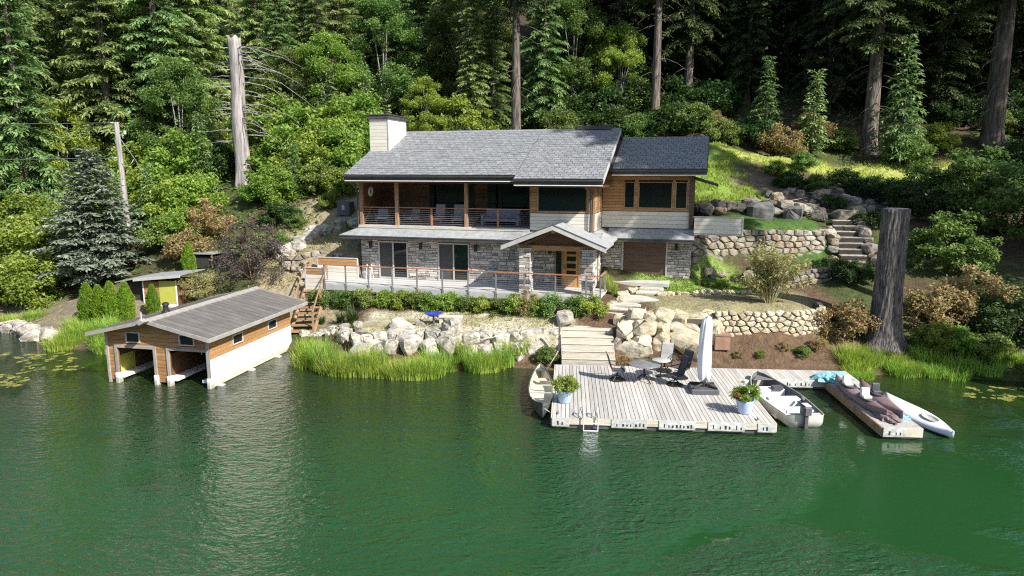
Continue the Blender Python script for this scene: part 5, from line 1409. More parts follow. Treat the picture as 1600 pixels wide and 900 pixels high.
# utility pole with wires
pp = thing('utility_pole', 'leaning wooden utility pole with wires among bushes on left', 'pole', (-25.75, 45.6, gz(-25.75, 45.6) - .3), 0)
H_ = 11.75 - pp.location.z
MB().tube([(.14, 0, 0), (.0, 0, H_)], [.19, .15], 10).build('pole_shaft', MT['deadwood'], pp)
MB().tube([(.05, 0, H_ - .75), (.5, -.05, H_ - .6), (.52, -.05, H_ - .85)], .035, 5).build('bracket', MT['darkgrey'], pp)
MB().lathe([(.02, -.1), (.09, -.08), (.09, .12), (.03, .16)], 10).build('insulator', MT['trimgrey'], pp).location = (.52, -.05, H_ - .7)
MB().tube([(.12, 0, H_ - 1.0), (.9, .2, H_ - 2.4), (1.5, .4, H_ - 3.6)], .02, 4).build('guy_wire', MT['cable'], pp)
MB().tube([(.1, -.1, H_ - 2.6), (.5, -.15, H_ - 2.85), (.75, -.1, H_ - 2.7), (.85, .1, H_ - 2.4)], .022, 4).build('loop_cable', MT['cable'], pp)
for k, zz in enumerate((H_ - .05, H_ - 2.3)):
    MB().tube([(0.02, 0, zz), (-7, -.3, zz - .1), (-14, -.6, zz + .15), (-24, -1, zz + .6)], .018, 4).build('wire', MT['cable'], pp)
    MB().tube([(0, -.02, zz), (-.35, -.03, zz)], .05, 6).build('insulator', MT['trimgrey'], pp)

# birdbath, lantern and other garden pieces
bb = thing('birdbath', 'cobalt blue dish on short pedestal standing on the gravel patio', 'birdbath', (-3.75, 31.9, gz(-3.75, 31.9) - .03), 0)
MB().lathe([(.03, .5), (.22, .53), (.40, .64), (.44, .66), (.40, .655), (.2, .57), (.02, .55)], 24).build('dish', MT['bluepot'], bb, True)
MB().lathe([(.16, 0), (.13, .05), (.05, .1), (.05, .5), (.09, .53)], 12).build('pedestal', MT['darkgrey'], bb)
bn_ = thing('stone_bench', 'low flat stone bench beside the blue birdbath', 'bench', (-3.0, 32.3, gz(-3.0, 32.3) - .03), R(-8))
MB().bevbox(-.6, .6, -.2, .2, .3, .38, .02).build('seat', MT['slab'], bn_)
for s in (-.42, .42): MB().box(s - .08, s + .08, -.16, .16, 0, .299).build('leg', MT['slab'], bn_, fix=False)
ln2 = thing('path_lantern', 'pale lantern post on the shaded bank left of terrace', 'lantern', (-12.0, 38.9, gz(-12.0, 38.9) - .05), 0)
MB().tube([(0, 0, 0), (0, 0, .5)], .035, 6).build('post', MT['darkgrey'], ln2)
MB().box(-.13, .13, -.13, .13, .5, .95).build('lamp_body', MT['greypanel'], ln2, fix=False)
MB().box(-.18, .18, -.18, .18, .951, 1.0).build('cap', MT['greypanel'], ln2, fix=False)
ac = thing('utility_cabinet', 'dark metal cabinet on bank behind left corner of house', 'cabinet', (-10.7, 44.2, gz(-10.7, 44.2) - .05), R(-16))
MB().bevbox(-.45, .45, -.35, .35, 0, .85, .03).build('cabinet_body', MT['darkgrey'], ac)
MB().box(-.1, .1, -.356, -.351, .35, .65).build('label_plate', MT['trimgrey'], ac, fix=False)

# ------------------------------------------------------------------ vegetation
def nrm(a): return a / np.maximum(np.linalg.norm(a, axis=-1, keepdims=True), 1e-9)
def cards(C, D, Nn, L_, W_, tint, name, mat, sag=0.0):
    """leaf-sized diamond faces: base C, direction D, approximate normal Nn"""
    C = np.asarray(C); D = nrm(np.asarray(D)); S = nrm(np.cross(D, np.asarray(Nn))); L_ = np.asarray(L_)[:, None]; W_ = np.asarray(W_)[:, None]
    up = np.cross(S, D)
    V = np.stack([C, C + D * L_ * .45 + S * W_ * .5 + up * W_ * .12, C + D * L_ - np.array([0, 0, 1]) * L_ * sag, C + D * L_ * .45 - S * W_ * .5 + up * W_ * .12], 1).reshape(-1, 3)
    F = np.arange(len(C) * 4).reshape(-1, 4)
    return npmesh(name, V, F, tint, mat)

def conifer(seed, Ht, hb, Rm, nb, tr, mat, bark, dens=1.0, droop=.42, cl=.36, cw=.14, dead=0, lean=0.0):
    """trunk mesh and crown mesh of a fir: drooping boughs with side sprays of needle faces"""
    g_ = np.random.default_rng(seed); C = []; D = []; Nn = []; T = []
    tm = MB()
    tm.tube([(lean * z / Ht, 0, z) for z in (-.6, .3, 1.2, 4, Ht * .25, Ht * .4, Ht * .6, Ht * .8, Ht * .97)], [tr * 1.7, tr * 1.35, tr * 1.1, tr, tr * .82, tr * .66, tr * .45, tr * .25, .03], 10)
    for i in range(nb):
        t = (i + g_.random()) / nb; z = hb + (Ht - hb) * t
        L_ = max(.35, Rm * (1 - t) ** .8 * g_.uniform(.65, 1.12) * min(1, .6 + 3.5 * t))
        az = i * 2.39996 + g_.uniform(-.5, .5); h = np.array([math.cos(az), math.sin(az), 0]); sd_ = np.array([-h[1], h[0], 0])
        rise = .05 + .4 * t + g_.uniform(-.08, .08); dr = droop * g_.uniform(.7, 1.25) * (1 - .5 * t)
        o = np.array([lean * z / Ht, 0, z]); pos = lambda s: o + h * (L_ * s)[:, None] * (1 - .06 * s[:, None]) + np.array([0, 0, 1]) * (L_ * (rise * s - dr * s * s))[:, None]
        if L_ > .9:
            sp_ = np.linspace(0, .85, 4); pp_ = pos(sp_); tm.tube([tuple(q) for q in pp_], [.012 * L_ + .02, .01 * L_ + .012, .008, .004], 4, False)
        k = max(3, int(L_ / .2 * dens)); s = np.clip(np.linspace(.12, 1, k) + g_.uniform(-.02, .02, k), 0, 1); p = pos(s)
        tg = nrm(h[None] + np.array([0, 0, 1]) * (rise - 2 * dr * s)[:, None])
        for sg in (-1, 1):
            bl = (.40 * L_ * (1 - s) ** .8 + .22) * g_.uniform(.6, 1.15, k); bl = np.minimum(bl, 1.5)
            d = nrm(tg * .75 + sd_ * sg * .8 + np.array([0, 0, -.22]))
            m_ = np.maximum(1, np.ceil(bl / .2)).astype(int)
            rep = np.repeat(np.arange(k), m_)
            q = np.concatenate([np.arange(x_) / x_ for x_ in m_])
            c = p[rep] + d[rep] * (bl[rep] * q)[:, None] + g_.normal(0, .04, (len(rep), 3)) + np.array([0, 0, -.10]) * (q ** 2 * bl[rep])[:, None]
            dd = d[rep] + g_.normal(0, .35, (len(rep), 3))
            C.append(c); D.append(dd); Nn.append(np.array([0, 0, 1]) + g_.normal(0, .45, (len(rep), 3)))
            T.append(np.clip(.08 + .62 * s[rep] + .12 * q + g_.normal(0, .16, len(rep)), 0, 1))  # highlights painted on bough tips, shade painted on the inner needles
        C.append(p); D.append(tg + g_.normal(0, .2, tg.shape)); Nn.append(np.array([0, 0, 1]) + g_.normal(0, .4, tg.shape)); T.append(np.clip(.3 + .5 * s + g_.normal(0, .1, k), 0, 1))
    for i in range(dead):                                  # bare dead limbs low on the trunk
        z = g_.uniform(hb * .25, hb); az = g_.uniform(0, 6.28); L_ = g_.uniform(.8, 2.8); h = np.array([math.cos(az), math.sin(az), 0])
        tm.tube([tuple(np.array([lean * z / Ht, 0, z]) + h * L_ * q + np.array([0, 0, -L_ * .45 * q * q + .05 * q])) for q in (0, .35, .7, 1)], [.035, .025, .016, .006], 4, False)
    C = np.concatenate(C); n_ = len(C)
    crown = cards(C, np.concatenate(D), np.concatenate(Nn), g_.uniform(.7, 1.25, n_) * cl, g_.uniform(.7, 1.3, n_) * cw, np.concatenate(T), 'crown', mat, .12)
    tme = bpy.data.meshes.new('trunk'); tme.from_pydata(tm.v, [], tm.f); tme.materials.append(bark); tme.polygons.foreach_set('use_smooth', [True] * len(tme.polygons))
    return tme, crown

def leafy(seed, clumps, per, ll, lw, mat, stems, bark, spread=1.0, upb=.7, tgrad=.35):
    """broadleaf crown: leaves scattered in many uneven clumps, stems reaching into them"""
    g_ = np.random.default_rng(seed); C = []; T = []
    for (x, y, z, r_) in clumps:
        n_ = int(per * r_ ** 1.6) + 6
        v = nrm(g_.normal(0, 1, (n_, 3))) * (r_ * g_.random(n_) ** .45)[:, None] * np.array([1, 1, .72]) * g_.uniform(.8, 1.2, (n_, 1))
        C.append(v + np.array([x, y, z])); T.append(np.clip(.42 + g_.normal(0, .1) + tgrad * v[:, 2] / max(r_, .01) * .6 + g_.normal(0, .16, n_), 0, 1))  # clump tops coloured lighter and undersides darker, as daylight would
    C = np.concatenate(C); n_ = len(C)
    D = g_.normal(0, 1, (n_, 3)) * np.array([1, 1, .55]) + np.array([0, 0, -.15]); Nn = g_.normal(0, .6, (n_, 3)) + np.array([0, 0, upb])
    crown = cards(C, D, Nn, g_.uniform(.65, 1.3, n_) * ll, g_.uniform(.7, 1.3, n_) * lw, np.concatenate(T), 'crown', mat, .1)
    tm = MB()
    for pts, rad in stems: tm.tube(pts, rad, 6, False)
    tme = bpy.data.meshes.new('trunk'); tme.from_pydata(tm.v, [], tm.f); tme.materials.append(bark); tme.polygons.foreach_set('use_smooth', [True] * len(tme.polygons))
    return tme, crown

def broadleaf_shape(seed, H_, Rw, base, nclump, rmin, rmax, tr, nlimb=9):
    r = random.Random(seed); cl = []
    for i in range(nclump):
        t = r.random() ** .8; z = base + (H_ - base) * t
        prof = math.sin(math.pi * (.18 + .80 * t)) ** .75
        a = r.uniform(0, 6.28); rr = Rw * prof * (.35 + .75 * r.random() ** .6)
        cl.append((rr * math.cos(a), rr * math.sin(a), z + r.uniform(-.3, .3), r.uniform(rmin, rmax)))
    st = [([(0, 0, -.4), (.1 * tr, 0, base * .5), (.15, .1, base), (.1, -.1, H_ * .75)], [tr * 1.3, tr, tr * .8, tr * .2])]
    for c in r.sample(cl, min(nlimb, len(cl))):
        z0 = base * r.uniform(.5, 1.0); st.append(([(0, 0, z0), (c[0] * .45, c[1] * .45, z0 + (c[2] - z0) * .55), (c[0], c[1], c[2])], [tr * .5, tr * .3, tr * .08]))
    return cl, st
def bush_shape(seed, H_, Rw, n_, rmin, rmax, ns=7):
    r = random.Random(seed); cl = []
    for i in range(n_):
        a = r.uniform(0, 6.28); q = r.random() ** .55; z = H_ * (.12 + .88 * r.random()) * (1 - .45 * q * q)
        cl.append((Rw * q * math.cos(a), Rw * q * math.sin(a), z, r.uniform(rmin, rmax)))
    st = [([(r.uniform(-.15, .15), r.uniform(-.15, .15), -.2), (c[0] * .4, c[1] * .4, c[2] * .5), (c[0], c[1], c[2])], [.045, .03, .01]) for c in r.sample(cl, min(ns, n_))]
    return cl, st

def proto(name, pair, cat):
    e = bpy.data.objects.new(name, None); e['category'] = cat
    return (name, cat, pair)
def plant(pr, x, y, s=1.0, rz=0.0, label='', group=None, z=None, sx=None, tilt=(0, 0)):
    name, cat, (tme, cme) = pr
    o = bpy.data.objects.new(name, None); o.empty_display_size = .2; COL.objects.link(o)
    o.location = (x, y, (gz(x, y) if z is None else z) - .05); o.scale = (sx or s, sx or s, s); o.rotation_euler = (tilt[0], tilt[1], rz)
    o['label'] = label; o['category'] = cat
    if group: o['group'] = group
    if tme is not None and len(tme.vertices): link('trunk', tme, o)
    if cme is not None: link('crown' if 'tree' in name or 'fir' in name or 'spruce' in name or 'arbor' in name else 'foliage', cme, o)
    return o

FIR = [('fir_tree', 'tree', conifer(11, 27, .8, 4.6, 190, .38, MT['fir'], MT['bark'], 1.25)),
       ('fir_tree', 'tree', conifer(12, 25, 1.2, 4.1, 170, .34, MT['fir'], MT['bark'], 1.25, .5)),
       ('fir_tree', 'tree', conifer(13, 29, .5, 5.2, 200, .42, MT['fir'], MT['bark'], 1.15, .38))]
TALL = [('fir_tree', 'tree', conifer(21, 34, 11, 4.4, 150, .38, MT['firshade'], MT['bark'], 1.1, .45, dead=30)),
        ('fir_tree', 'tree', conifer(22, 36, 8, 5.0, 170, .52, MT['firshade'], MT['bark'], 1.1, .4, dead=26)),
        ('fir_tree', 'tree', conifer(23, 32, 5, 4.6, 170, .40, MT['firshade'], MT['bark'], 1.1, .5, dead=14))]
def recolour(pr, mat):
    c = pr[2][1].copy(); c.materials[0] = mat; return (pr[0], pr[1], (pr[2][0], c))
DARK = [recolour(p_, MT['firshade']) for p_ in FIR]
OVER = ('fir_tree', 'tree', conifer(24, 44, 25, 4.8, 130, .5, MT['firshade'], MT['bark'], 1.1, .4, dead=20))  # high crown shaped so its shade reaches the roof but spares lower plants
SAPL = [('fir_sapling', 'tree', conifer(31, 5.0, .25, 1.35, 70, .06, MT['fir'], MT['bark'], 1.5, .35, .24, .10)),
        ('fir_sapling', 'tree', conifer(32, 6.5, .3, 1.7, 80, .08, MT['fir'], MT['bark'], 1.4, .45, .26, .10))]
SPRUCE = ('spruce_tree', 'tree', conifer(41, 9.5, .2, 3.3, 190, .16, MT['spruce'], MT['bark'], 1.7, .22, .25, .11))
def bl_tree(seed, H_, Rw, base, n_, rm, mat, tr, per=330, ll=.23, lw=.14, bark='greybark'):
    cl, st = broadleaf_shape(seed, H_, Rw, base, n_, *rm, tr); return leafy(seed, cl, per, ll, lw, MT[mat], st, MT[bark])
MAPLE = [('maple_tree', 'tree', bl_tree(51, 13, 4.2, 2.0, 95, (.5, 1.2), 'leaf', .2)), ('maple_tree', 'tree', bl_tree(52, 11, 3.6, 1.5, 85, (.5, 1.1), 'leafbright', .17)), ('maple_tree', 'tree', bl_tree(53, 16, 4.6, 3, 110, (.6, 1.3), 'leaf', .24))]
def bsh(seed, H_, Rw, n_, rm, mat, per=420, ll=.16, lw=.10, bark='twig', upb=.7):
    cl, st = bush_shape(seed, H_, Rw, n_, *rm); return leafy(seed, cl, per, ll, lw, MT[mat], st, MT[bark], upb=upb)
BUSH = [('bush', 'bush', bsh(61, 3.2, 2.0, 55, (.3, .75), 'leafbright', 380, .2, .13)), ('bush', 'bush', bsh(62, 2.6, 1.8, 48, (.3, .7), 'leaf', 380, .2, .12)), ('bush', 'bush', bsh(63, 3.8, 1.9, 60, (.35, .8), 'leafbright', 360, .22, .12)), ('bush', 'bush', bsh(64, 2.4, 2.1, 50, (.3, .7), 'leafdark', 380, .2, .13))]
AUT = [('autumn_bush', 'bush', bsh(65, 2.2, 1.5, 45, (.25, .6), 'leafautumn', 380, .17, .11)), ('autumn_bush', 'bush', bsh(66, 2.8, 1.6, 45, (.3, .6), 'leafautumn', 330, .18, .11))]
PURPLE = ('plum_bush', 'bush', bsh(67, 4.4, 2.5, 70, (.3, .7), 'leafpurple', 300, .14, .08))
MAPD = ('maple_bush', 'bush', bsh(68, 4.5, 3.0, 70, (.35, .8), 'leaf', 260, .24, .17, upb=1.4))
HEDGE = [('hedge_shrub', 'shrub', bsh(70 + k, .95, .62, 26, (.16, .34), 'leafbright' if k == 1 else 'leaf', 1100, .10, .055)) for k in range(3)]
STRAW = ('straw_bush', 'bush', None)

# straw coloured cane bush: arching stems with tufts of narrow leaves
r = random.Random(80); cl = []; st_ = []
for i in range(46):
    a = r.uniform(0, 6.28); sp_ = r.uniform(.25, 1.75); h = r.uniform(1.2, 2.9) * (1.1 - .22 * sp_)
    tip = (sp_ * math.cos(a), sp_ * math.sin(a), h)
    st_.append(([(.12 * math.cos(a), .12 * math.sin(a), -.1), (tip[0] * .45, tip[1] * .45, h * .6), tip], [.022, .016, .006]))
    for q in (.55, .75, .92, 1.03): cl.append((tip[0] * q ** 1.3, tip[1] * q ** 1.3, h * q ** .85, .26))
MT['cane'] = surf('pale_cane', g(.34, .31, .15), g(.46, .42, .22), (4, 4, 2), .7)
STRAW = ('straw_bush', 'bush', leafy(81, cl, 260, .22, .05, MT['bamboo'], st_, MT['cane'], upb=.3))

def blades(seed, n_, R_, h0, h1, w, mat, lean=.5, segs=3):
    g_ = np.random.default_rng(seed); a = g_.uniform(0, 6.283, n_); q = R_ * np.sqrt(g_.random(n_)); b = np.stack([q * np.cos(a), q * np.sin(a), np.zeros(n_)], -1)
    az = a + g_.normal(0, .8, n_); out = np.stack([np.cos(az), np.sin(az), 0 * az], -1); H_ = g_.uniform(h0, h1, n_); ln_ = g_.uniform(.15, 1, n_) * lean
    side = np.stack([-np.sin(az), np.cos(az), 0 * az], -1); V = []; F = []
    for k in range(segs + 1):
        t = k / segs; c = b + out * (ln_ * H_ * t ** 2)[:, None] + np.array([0, 0, 1]) * (H_ * (t - .28 * ln_ * t ** 3))[:, None]; ww = w * (1 - t * .92)
        V.append(c - side * ww / 2); V.append(c + side * ww / 2)
    V = np.stack(V, 1); m_ = 2 * (segs + 1)
    F = np.concatenate([np.arange(n_)[:, None] * m_ + np.array([2 * k, 2 * k + 1, 2 * k + 3, 2 * k + 2]) for k in range(segs)])
    ti = np.tile(np.clip(g_.normal(.45, .22, n_), 0, 1), segs)
    return npmesh('foliage', V.reshape(-1, 3), F, ti, mat)
SEDGE = [('sedge_clump', 'grass', (None, blades(90, 420, .6, .45, 1.05, .035, MT['sedge'], .7))), ('sedge_clump', 'grass', (None, blades(91, 420, .7, .35, .85, .035, MT['sedge'], .95))), ('sedge_clump', 'grass', (None, blades(92, 360, .5, .6, 1.35, .035, MT['sedge'], .6)))]
FLAX = ('flax_clump', 'plant', (None, blades(93, 130, .22, .5, 1.15, .06, MT['leafdark'], .8)))
REED = ('reed_clump', 'plant', (None, blades(94, 150, .22, .7, 1.6, .045, MT['sedge'], .4)))
# arborvitae: dense narrow cones of flat sprays
def arbor(seed, H_, R_):
    g_ = np.random.default_rng(seed); n_ = 5200; t = g_.random(n_) ** .9; a = g_.uniform(0, 6.283, n_)
    lob = 1 + .14 * np.sin(a * 5 + t * 9) + .1 * np.sin(a * 3 - t * 17); rr = R_ * np.sin(np.pi * np.clip(.26 + .74 * t, 0, 1)) ** .8 * lob * g_.uniform(.78, 1.03, n_)
    C = np.stack([rr * np.cos(a), rr * np.sin(a), .05 + H_ * t], -1); o = np.stack([np.cos(a), np.sin(a), np.full(n_, 1.5)], -1)
    tm = MB(); tm.tube([(0, 0, -.2), (0, 0, H_ * .7)], [.05, .02], 6); tme = bpy.data.meshes.new('trunk'); tme.from_pydata(tm.v, [], tm.f); tme.materials.append(MT['twig'])
    return tme, cards(C, o + g_.normal(0, .35, (n_, 3)), np.stack([np.cos(a), np.sin(a), 0 * a], -1) + g_.normal(0, .4, (n_, 3)), g_.uniform(.08, .17, n_), g_.uniform(.04, .08, n_), np.clip(g_.normal(.5, .22, n_), 0, 1), 'crown', MT['arbor'])
ARB = [('arborvitae_tree', 'tree', arbor(95, 2.15, .40)), ('arborvitae_tree', 'tree', arbor(96, 2.0, .37))]
def bare(seed, H_, n_, mat, tr, spread=.4, rise=.55):
    r = random.Random(seed); tm = MB(); tm.tube([(0, 0, -.3), (.05, 0, H_ * .4), (-.08, .05, H_)], [tr, tr * .7, .01], 6, False)
    for i in range(n_):
        z = H_ * r.uniform(.2, .95); a = r.uniform(0, 6.28); L_ = H_ * spread * (1.1 - z / H_) * r.uniform(.6, 1.1) + .2; h = Vector((math.cos(a), math.sin(a), 0)); b = Vector((0, 0, z))
        p1 = b + h * L_ * .5 + Vector((0, 0, L_ * rise * .4)); p2 = b + h * L_ + Vector((0, 0, L_ * rise))
        tm.tube([b, p1, p2], [tr * .35, tr * .2, .004], 4, False)
        for k in range(3):
            q = b.lerp(p2, r.uniform(.35, .9)); tm.tube([q, q + Vector((r.uniform(-1, 1), r.uniform(-1, 1), r.uniform(.1, .9))) * L_ * .3], [tr * .12, .003], 3, False)
    me = bpy.data.meshes.new('trunk'); me.from_pydata(tm.v, [], tm.f); me.materials.append(mat); return me
BARE = ('bare_tree', 'tree', (bare(97, 6.5, 34, MT['deadwood'], .07), None))

ORD = 'first second third fourth fifth sixth seventh eighth ninth tenth eleventh twelfth thirteenth fourteenth fifteenth sixteenth seventeenth eighteenth nineteenth twentieth twenty-first twenty-second'.split()
def ranked(rows): return [(ORD[i],) + tuple(t) for i, t in enumerate(sorted(rows))]
rt = random.Random(2024)
def bx(u, Y): return (u - 800) * Y / 1051.0           # x of a bearing u at distance Y
def put(pr, u, Y, s, label, group=None, sx=None, dz=0, tilt=(0, 0)):
    x = bx(u, Y); return plant(pr, x, Y, s, rt.uniform(0, 6.28), label, group, gz(x, Y) + dz, sx, tilt)

GF_L = 'conifers on the hillside left of the house'
for od, u, Y, k, s in ranked(((-70, 56, 0, 1.0), (15, 52, 2, .95), (85, 58, 1, 1.05), (160, 68, 0, 1.1), (222, 61, 2, .95), (275, 57, 1, .95), (325, 63, 0, 1.05), (40, 72, 1, 1.15), (-30, 80, 2, 1.1), (120, 82, 0, 1.1), (250, 80, 2, 1.1), (355, 76, 1, 1.15), (60, 50.5, 1, .8), (195, 56, 0, .9), (300, 60, 2, .9))):
    put(FIR[k], u, Y, s * 1.2, od + ' fir counted from left edge on hillside left of silver snag', GF_L, sx=s * 1.22)
GF_M = 'conifers on the hillside behind the house roof'
for od, u, Y, k, s in ranked(((425, 68, 2, .95), (475, 78, 0, 1.1), (515, 64, 1, .85), (580, 72, 2, 1.0), (650, 78, 0, 1.05), (700, 68, 1, .9), (755, 80, 2, 1.1), (560, 88, 1, 1.2), (690, 92, 0, 1.2), (430, 92, 2, 1.2), (455, 60, 0, .85), (545, 66, 2, .95), (600, 70, 0, .95), (635, 64, 1, .8), (665, 74, 2, 1.0), (725, 70, 0, .95), (780, 72, 1, .95), (500, 70, 1, 1.0), (742, 58.5, 1, .75), (772, 60, 0, .7))):
    put(FIR[k], u, Y, s * .76, od + ' sunlit fir right of silver snag counted from the snag', GF_M)
for u, Y, k, s, lb in ((530, 57, 1, .8, 'light green broadleaf tree behind bushes left of chimney'), (610, 62, 0, .85, 'bright leafy tree rising directly behind the chimney'), (672, 57, 1, .5, 'small yellow green tree just right of chimney'), (735, 64, 2, .8, 'leafy tree left of tall trunk behind the roof ridge'), (890, 63, 0, .8, 'half lit broadleaf tree right of tall trunk behind roof'), (470, 58, 0, .62, 'leafy tree among dead limbs right of silver snag'), 
         (300, 54, 0, .7, 'rounded leafy tree below the firs left of snag'), (120, 54, 1, .75, 'bright leafy tree behind the utility pole wires'), (20, 50, 0, .6, 'leafy tree at far left edge below the firs'), (960, 62, 1, .7, 'half shaded leafy tree above right end of roof ridge')):
    put(MAPLE[k], u, Y, s, lb)
put(FIR[1], 848, 60, .72, 'half lit green fir right of tall bare trunk behind roof')
put(FIR[0], 900, 66, .8, 'half lit green fir above the right end of main roof')
for u, Y, k, s, lb in ((806, 57, 0, 1.0, 'tall fir with bare sunlit trunk behind roof ridge middle'), (1014, 60, 0, .95, 'tall fir with straight grey trunk above the wing roof'), (1062, 64, 2, .95, 'slim fir just right of straight grey trunk above wing roof'), (1338, 55, 1, 1.0, 'large fir with leaning grey trunk right of grassy slope'), (1522, 53, 1, 1.3, 'thickest dark fir trunk near right edge of forest')):
    put(TALL[k], u, Y, s, lb)
GF_R = 'dark firs in the shaded forest right of the house'
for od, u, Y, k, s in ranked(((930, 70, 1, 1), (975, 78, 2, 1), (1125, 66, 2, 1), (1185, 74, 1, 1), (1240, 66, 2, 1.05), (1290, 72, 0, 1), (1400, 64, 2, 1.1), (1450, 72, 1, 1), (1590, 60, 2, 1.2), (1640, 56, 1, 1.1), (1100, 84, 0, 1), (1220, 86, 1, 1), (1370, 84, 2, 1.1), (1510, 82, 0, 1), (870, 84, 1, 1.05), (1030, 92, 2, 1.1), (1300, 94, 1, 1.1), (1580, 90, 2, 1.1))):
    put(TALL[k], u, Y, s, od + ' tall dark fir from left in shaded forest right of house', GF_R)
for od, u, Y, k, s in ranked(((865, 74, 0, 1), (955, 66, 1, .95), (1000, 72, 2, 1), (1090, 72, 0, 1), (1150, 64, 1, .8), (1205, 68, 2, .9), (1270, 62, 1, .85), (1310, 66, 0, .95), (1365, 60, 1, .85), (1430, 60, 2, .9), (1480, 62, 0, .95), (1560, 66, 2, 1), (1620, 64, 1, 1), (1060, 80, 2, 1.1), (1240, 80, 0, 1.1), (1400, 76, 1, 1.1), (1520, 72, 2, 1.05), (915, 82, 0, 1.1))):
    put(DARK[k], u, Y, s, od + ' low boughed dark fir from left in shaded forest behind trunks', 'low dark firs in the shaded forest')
# hill behind: trees that only close the view
for i in range(34):
    u = -60 + 1720 * (i + .5) / 34 + rt.uniform(-30, 30); Y = rt.uniform(98, 128)
    put((FIR if u < 780 else TALL)[rt.randrange(3)], u, Y, rt.uniform(.55, .8) if u < 1100 else rt.uniform(.9, 1.2), 'fir far up the wooded hill behind nearer trees', 'firs far up the hill')
# unseen firs continuing the forest edge at right, placed to shade the wing roof
for x, y, k, s in ((26.3, 21.0, 0, 1.0), (29.5, 23.6, 0, 1.0), (24.6, 23.8, 0, .98), (36.5, 30.5, 1, 1.1), (41.5, 26, 2, 1.3), (52, 36, 1, 1.2)):
    plant((OVER, TALL[1], DARK[2])[k], x, y, s, rt.uniform(0, 6), 'tall fir at the lake edge right of the view', 'firs along the right shore')

# bushes, left hillside
LB = 'leafy bushes on the left hillside'
for od, u, Y, k, s in ranked(((10, 45, 1, 1.2), (60, 48, 0, 1.2), (-20, 50, 2, 1.3), (110, 52, 2, 1.1), (250, 49, 0, 1.1), (285, 46.5, 2, .95), (318, 47, 0, .95), (300, 51, 2, 1.3), (338, 52, 0, 1.1), (418, 46.5, 2, .7), (440, 47, 0, .8), (400, 54.5, 2, 1.1), (205, 56, 3, 1.4), (20, 55, 3, 1.5), (265, 43.5, 1, .8), (300, 43.5, 0, .75), (230, 53, 2, 1.2), (180, 50, 0, 1.2), (140, 47, 2, 1.0))):
    put(BUSH[k], u, Y, s, od + ' leafy bush from left on slope behind shed and spruce', LB)
MB2 = 'bushes between the snag and the chimney'
for od, u, Y, k, s in ranked(((455, 51, 2, 1.35), (490, 49.5, 0, 1.2), (520, 52, 2, 1.4), (548, 50, 0, 1.15), (425, 54, 2, 1.5), (565, 54, 2, 1.4), (480, 55, 0, 1.5), (505, 47.5, 1, .8), (540, 47, 0, .6))):
    put(BUSH[k], u, Y, s, od + ' yellow green bush from left between silver snag and chimney', MB2)
for od, u, Y, k, s in ranked(((95, 46, 0, .7), (245, 46, 1, .75), (330, 50, 1, .9), (425, 50.5, 0, 1.0), (470, 47.5, 1, .6), (525, 55, 1, 1.1), (580, 58, 0, 1.1))):
    put(SAPL[k], u, Y, s, od + ' young fir from left poking out of the hillside bushes', 'young firs among the bushes')
put(BUSH[3], 212, 47, .95, 'darker green bush right of the utility pole')
put(BUSH[3], 372, 52.5, 1.1, 'dark bush behind foot of the silver snag')
put(BUSH[3], 500, 57, 1.5, 'dark rounded bush high between snag and chimney')
put(BUSH[1], 470, 43.6, .35, 'small green shrub on the earth bank left of house')
put(BUSH[0], 520, 45.2, .35, 'small bright shrub beside the dark cabinet')
put(BUSH[1], 440, 41.6, .45, 'green shrub right of the plum bush')
put(BUSH[3], 445, 44.5, .6, 'dark bush on the earth bank left of house')
put(BUSH[0], 30, 39.5, 1.0, 'rounded bright bush near the water at far left')
put(BUSH[1], -10, 42, 1.2, 'broad green bush behind the far left shore')
put(BUSH[2], 75, 43, 1.15, 'tall leafy bush left of the blue spruce')
put(AUT[0], 300, 41.8, .9, 'small yellowing bush at right foot of blue spruce slope')
put(AUT[1], 335, 43.5, .9, 'yellow leaved bush beside the plum bush')
put(SPRUCE, 158, 42.0, .83, 'large grey blue spruce behind the boathouse at left', sx=1.3)
o = put(PURPLE, 396, 39.2, .8, 'dark purple plum bush behind the boathouse roof')
put(BARE, 62, 50, 1.0, 'bare silvery dead sapling standing among left bushes')
put(STRAW, 315, 37.5, .62, 'pale yellow shrub beside the shed behind boathouse')
for k, (u, Y) in enumerate(((134, 35.0), (152, 34.85), (171, 34.7), (194, 34.9))):
    put(ARB[k % 2], u, Y, 1.0, ('first', 'second', 'third', 'fourth')[k] + ' arborvitae from the left in row before the shed', 'arborvitae row')
put(ARB[1], 237, 35.8, .8, 'single arborvitae in front of the shed door')
put(ARB[0], 298, 40.5, .85, 'narrow arborvitae beside the low dark shelter')
# bushes behind and right of the house
for od, u, Y, k, s in ranked(((715, 54, 1, .9), (745, 55, 3, 1.1), (730, 58, 0, 1.2), (770, 55, 3, 1.0), (800, 53.5, 1, .8), (840, 54, 3, .9), (875, 56, 1, 1.1), (905, 54, 3, .9), (950, 57, 3, 1.2), (985, 56, 1, .8), (1040, 57.5, 3, 1.2), (1075, 57, 1, .9), (860, 60, 3, 1.4), (920, 61, 3, 1.4), (980, 63, 3, 1.5), (1090, 62, 3, 1.4), (1030, 66, 3, 1.6))):
    put(BUSH[k], u, Y, s, od + ' shaded bush from left along forest floor behind the roofs', 'bushes behind the roofs')
for u, Y, k, s, lb in ((1120, 55, 1, .7, 'small bush at forest edge above the wing roof end'), (1165, 56, 3, 1.0, 'dark bush at forest edge right of wing roof'), (1400, 52, 1, .9, 'bush beside the mown track below leaning trunk'), (1440, 53.5, 0, .7, 'lit bush right of the leaning trunk'), (1295, 55, 1, .7, 'bush left of the leaning trunk foot')):
    put(BUSH[k], u, Y, s, lb)
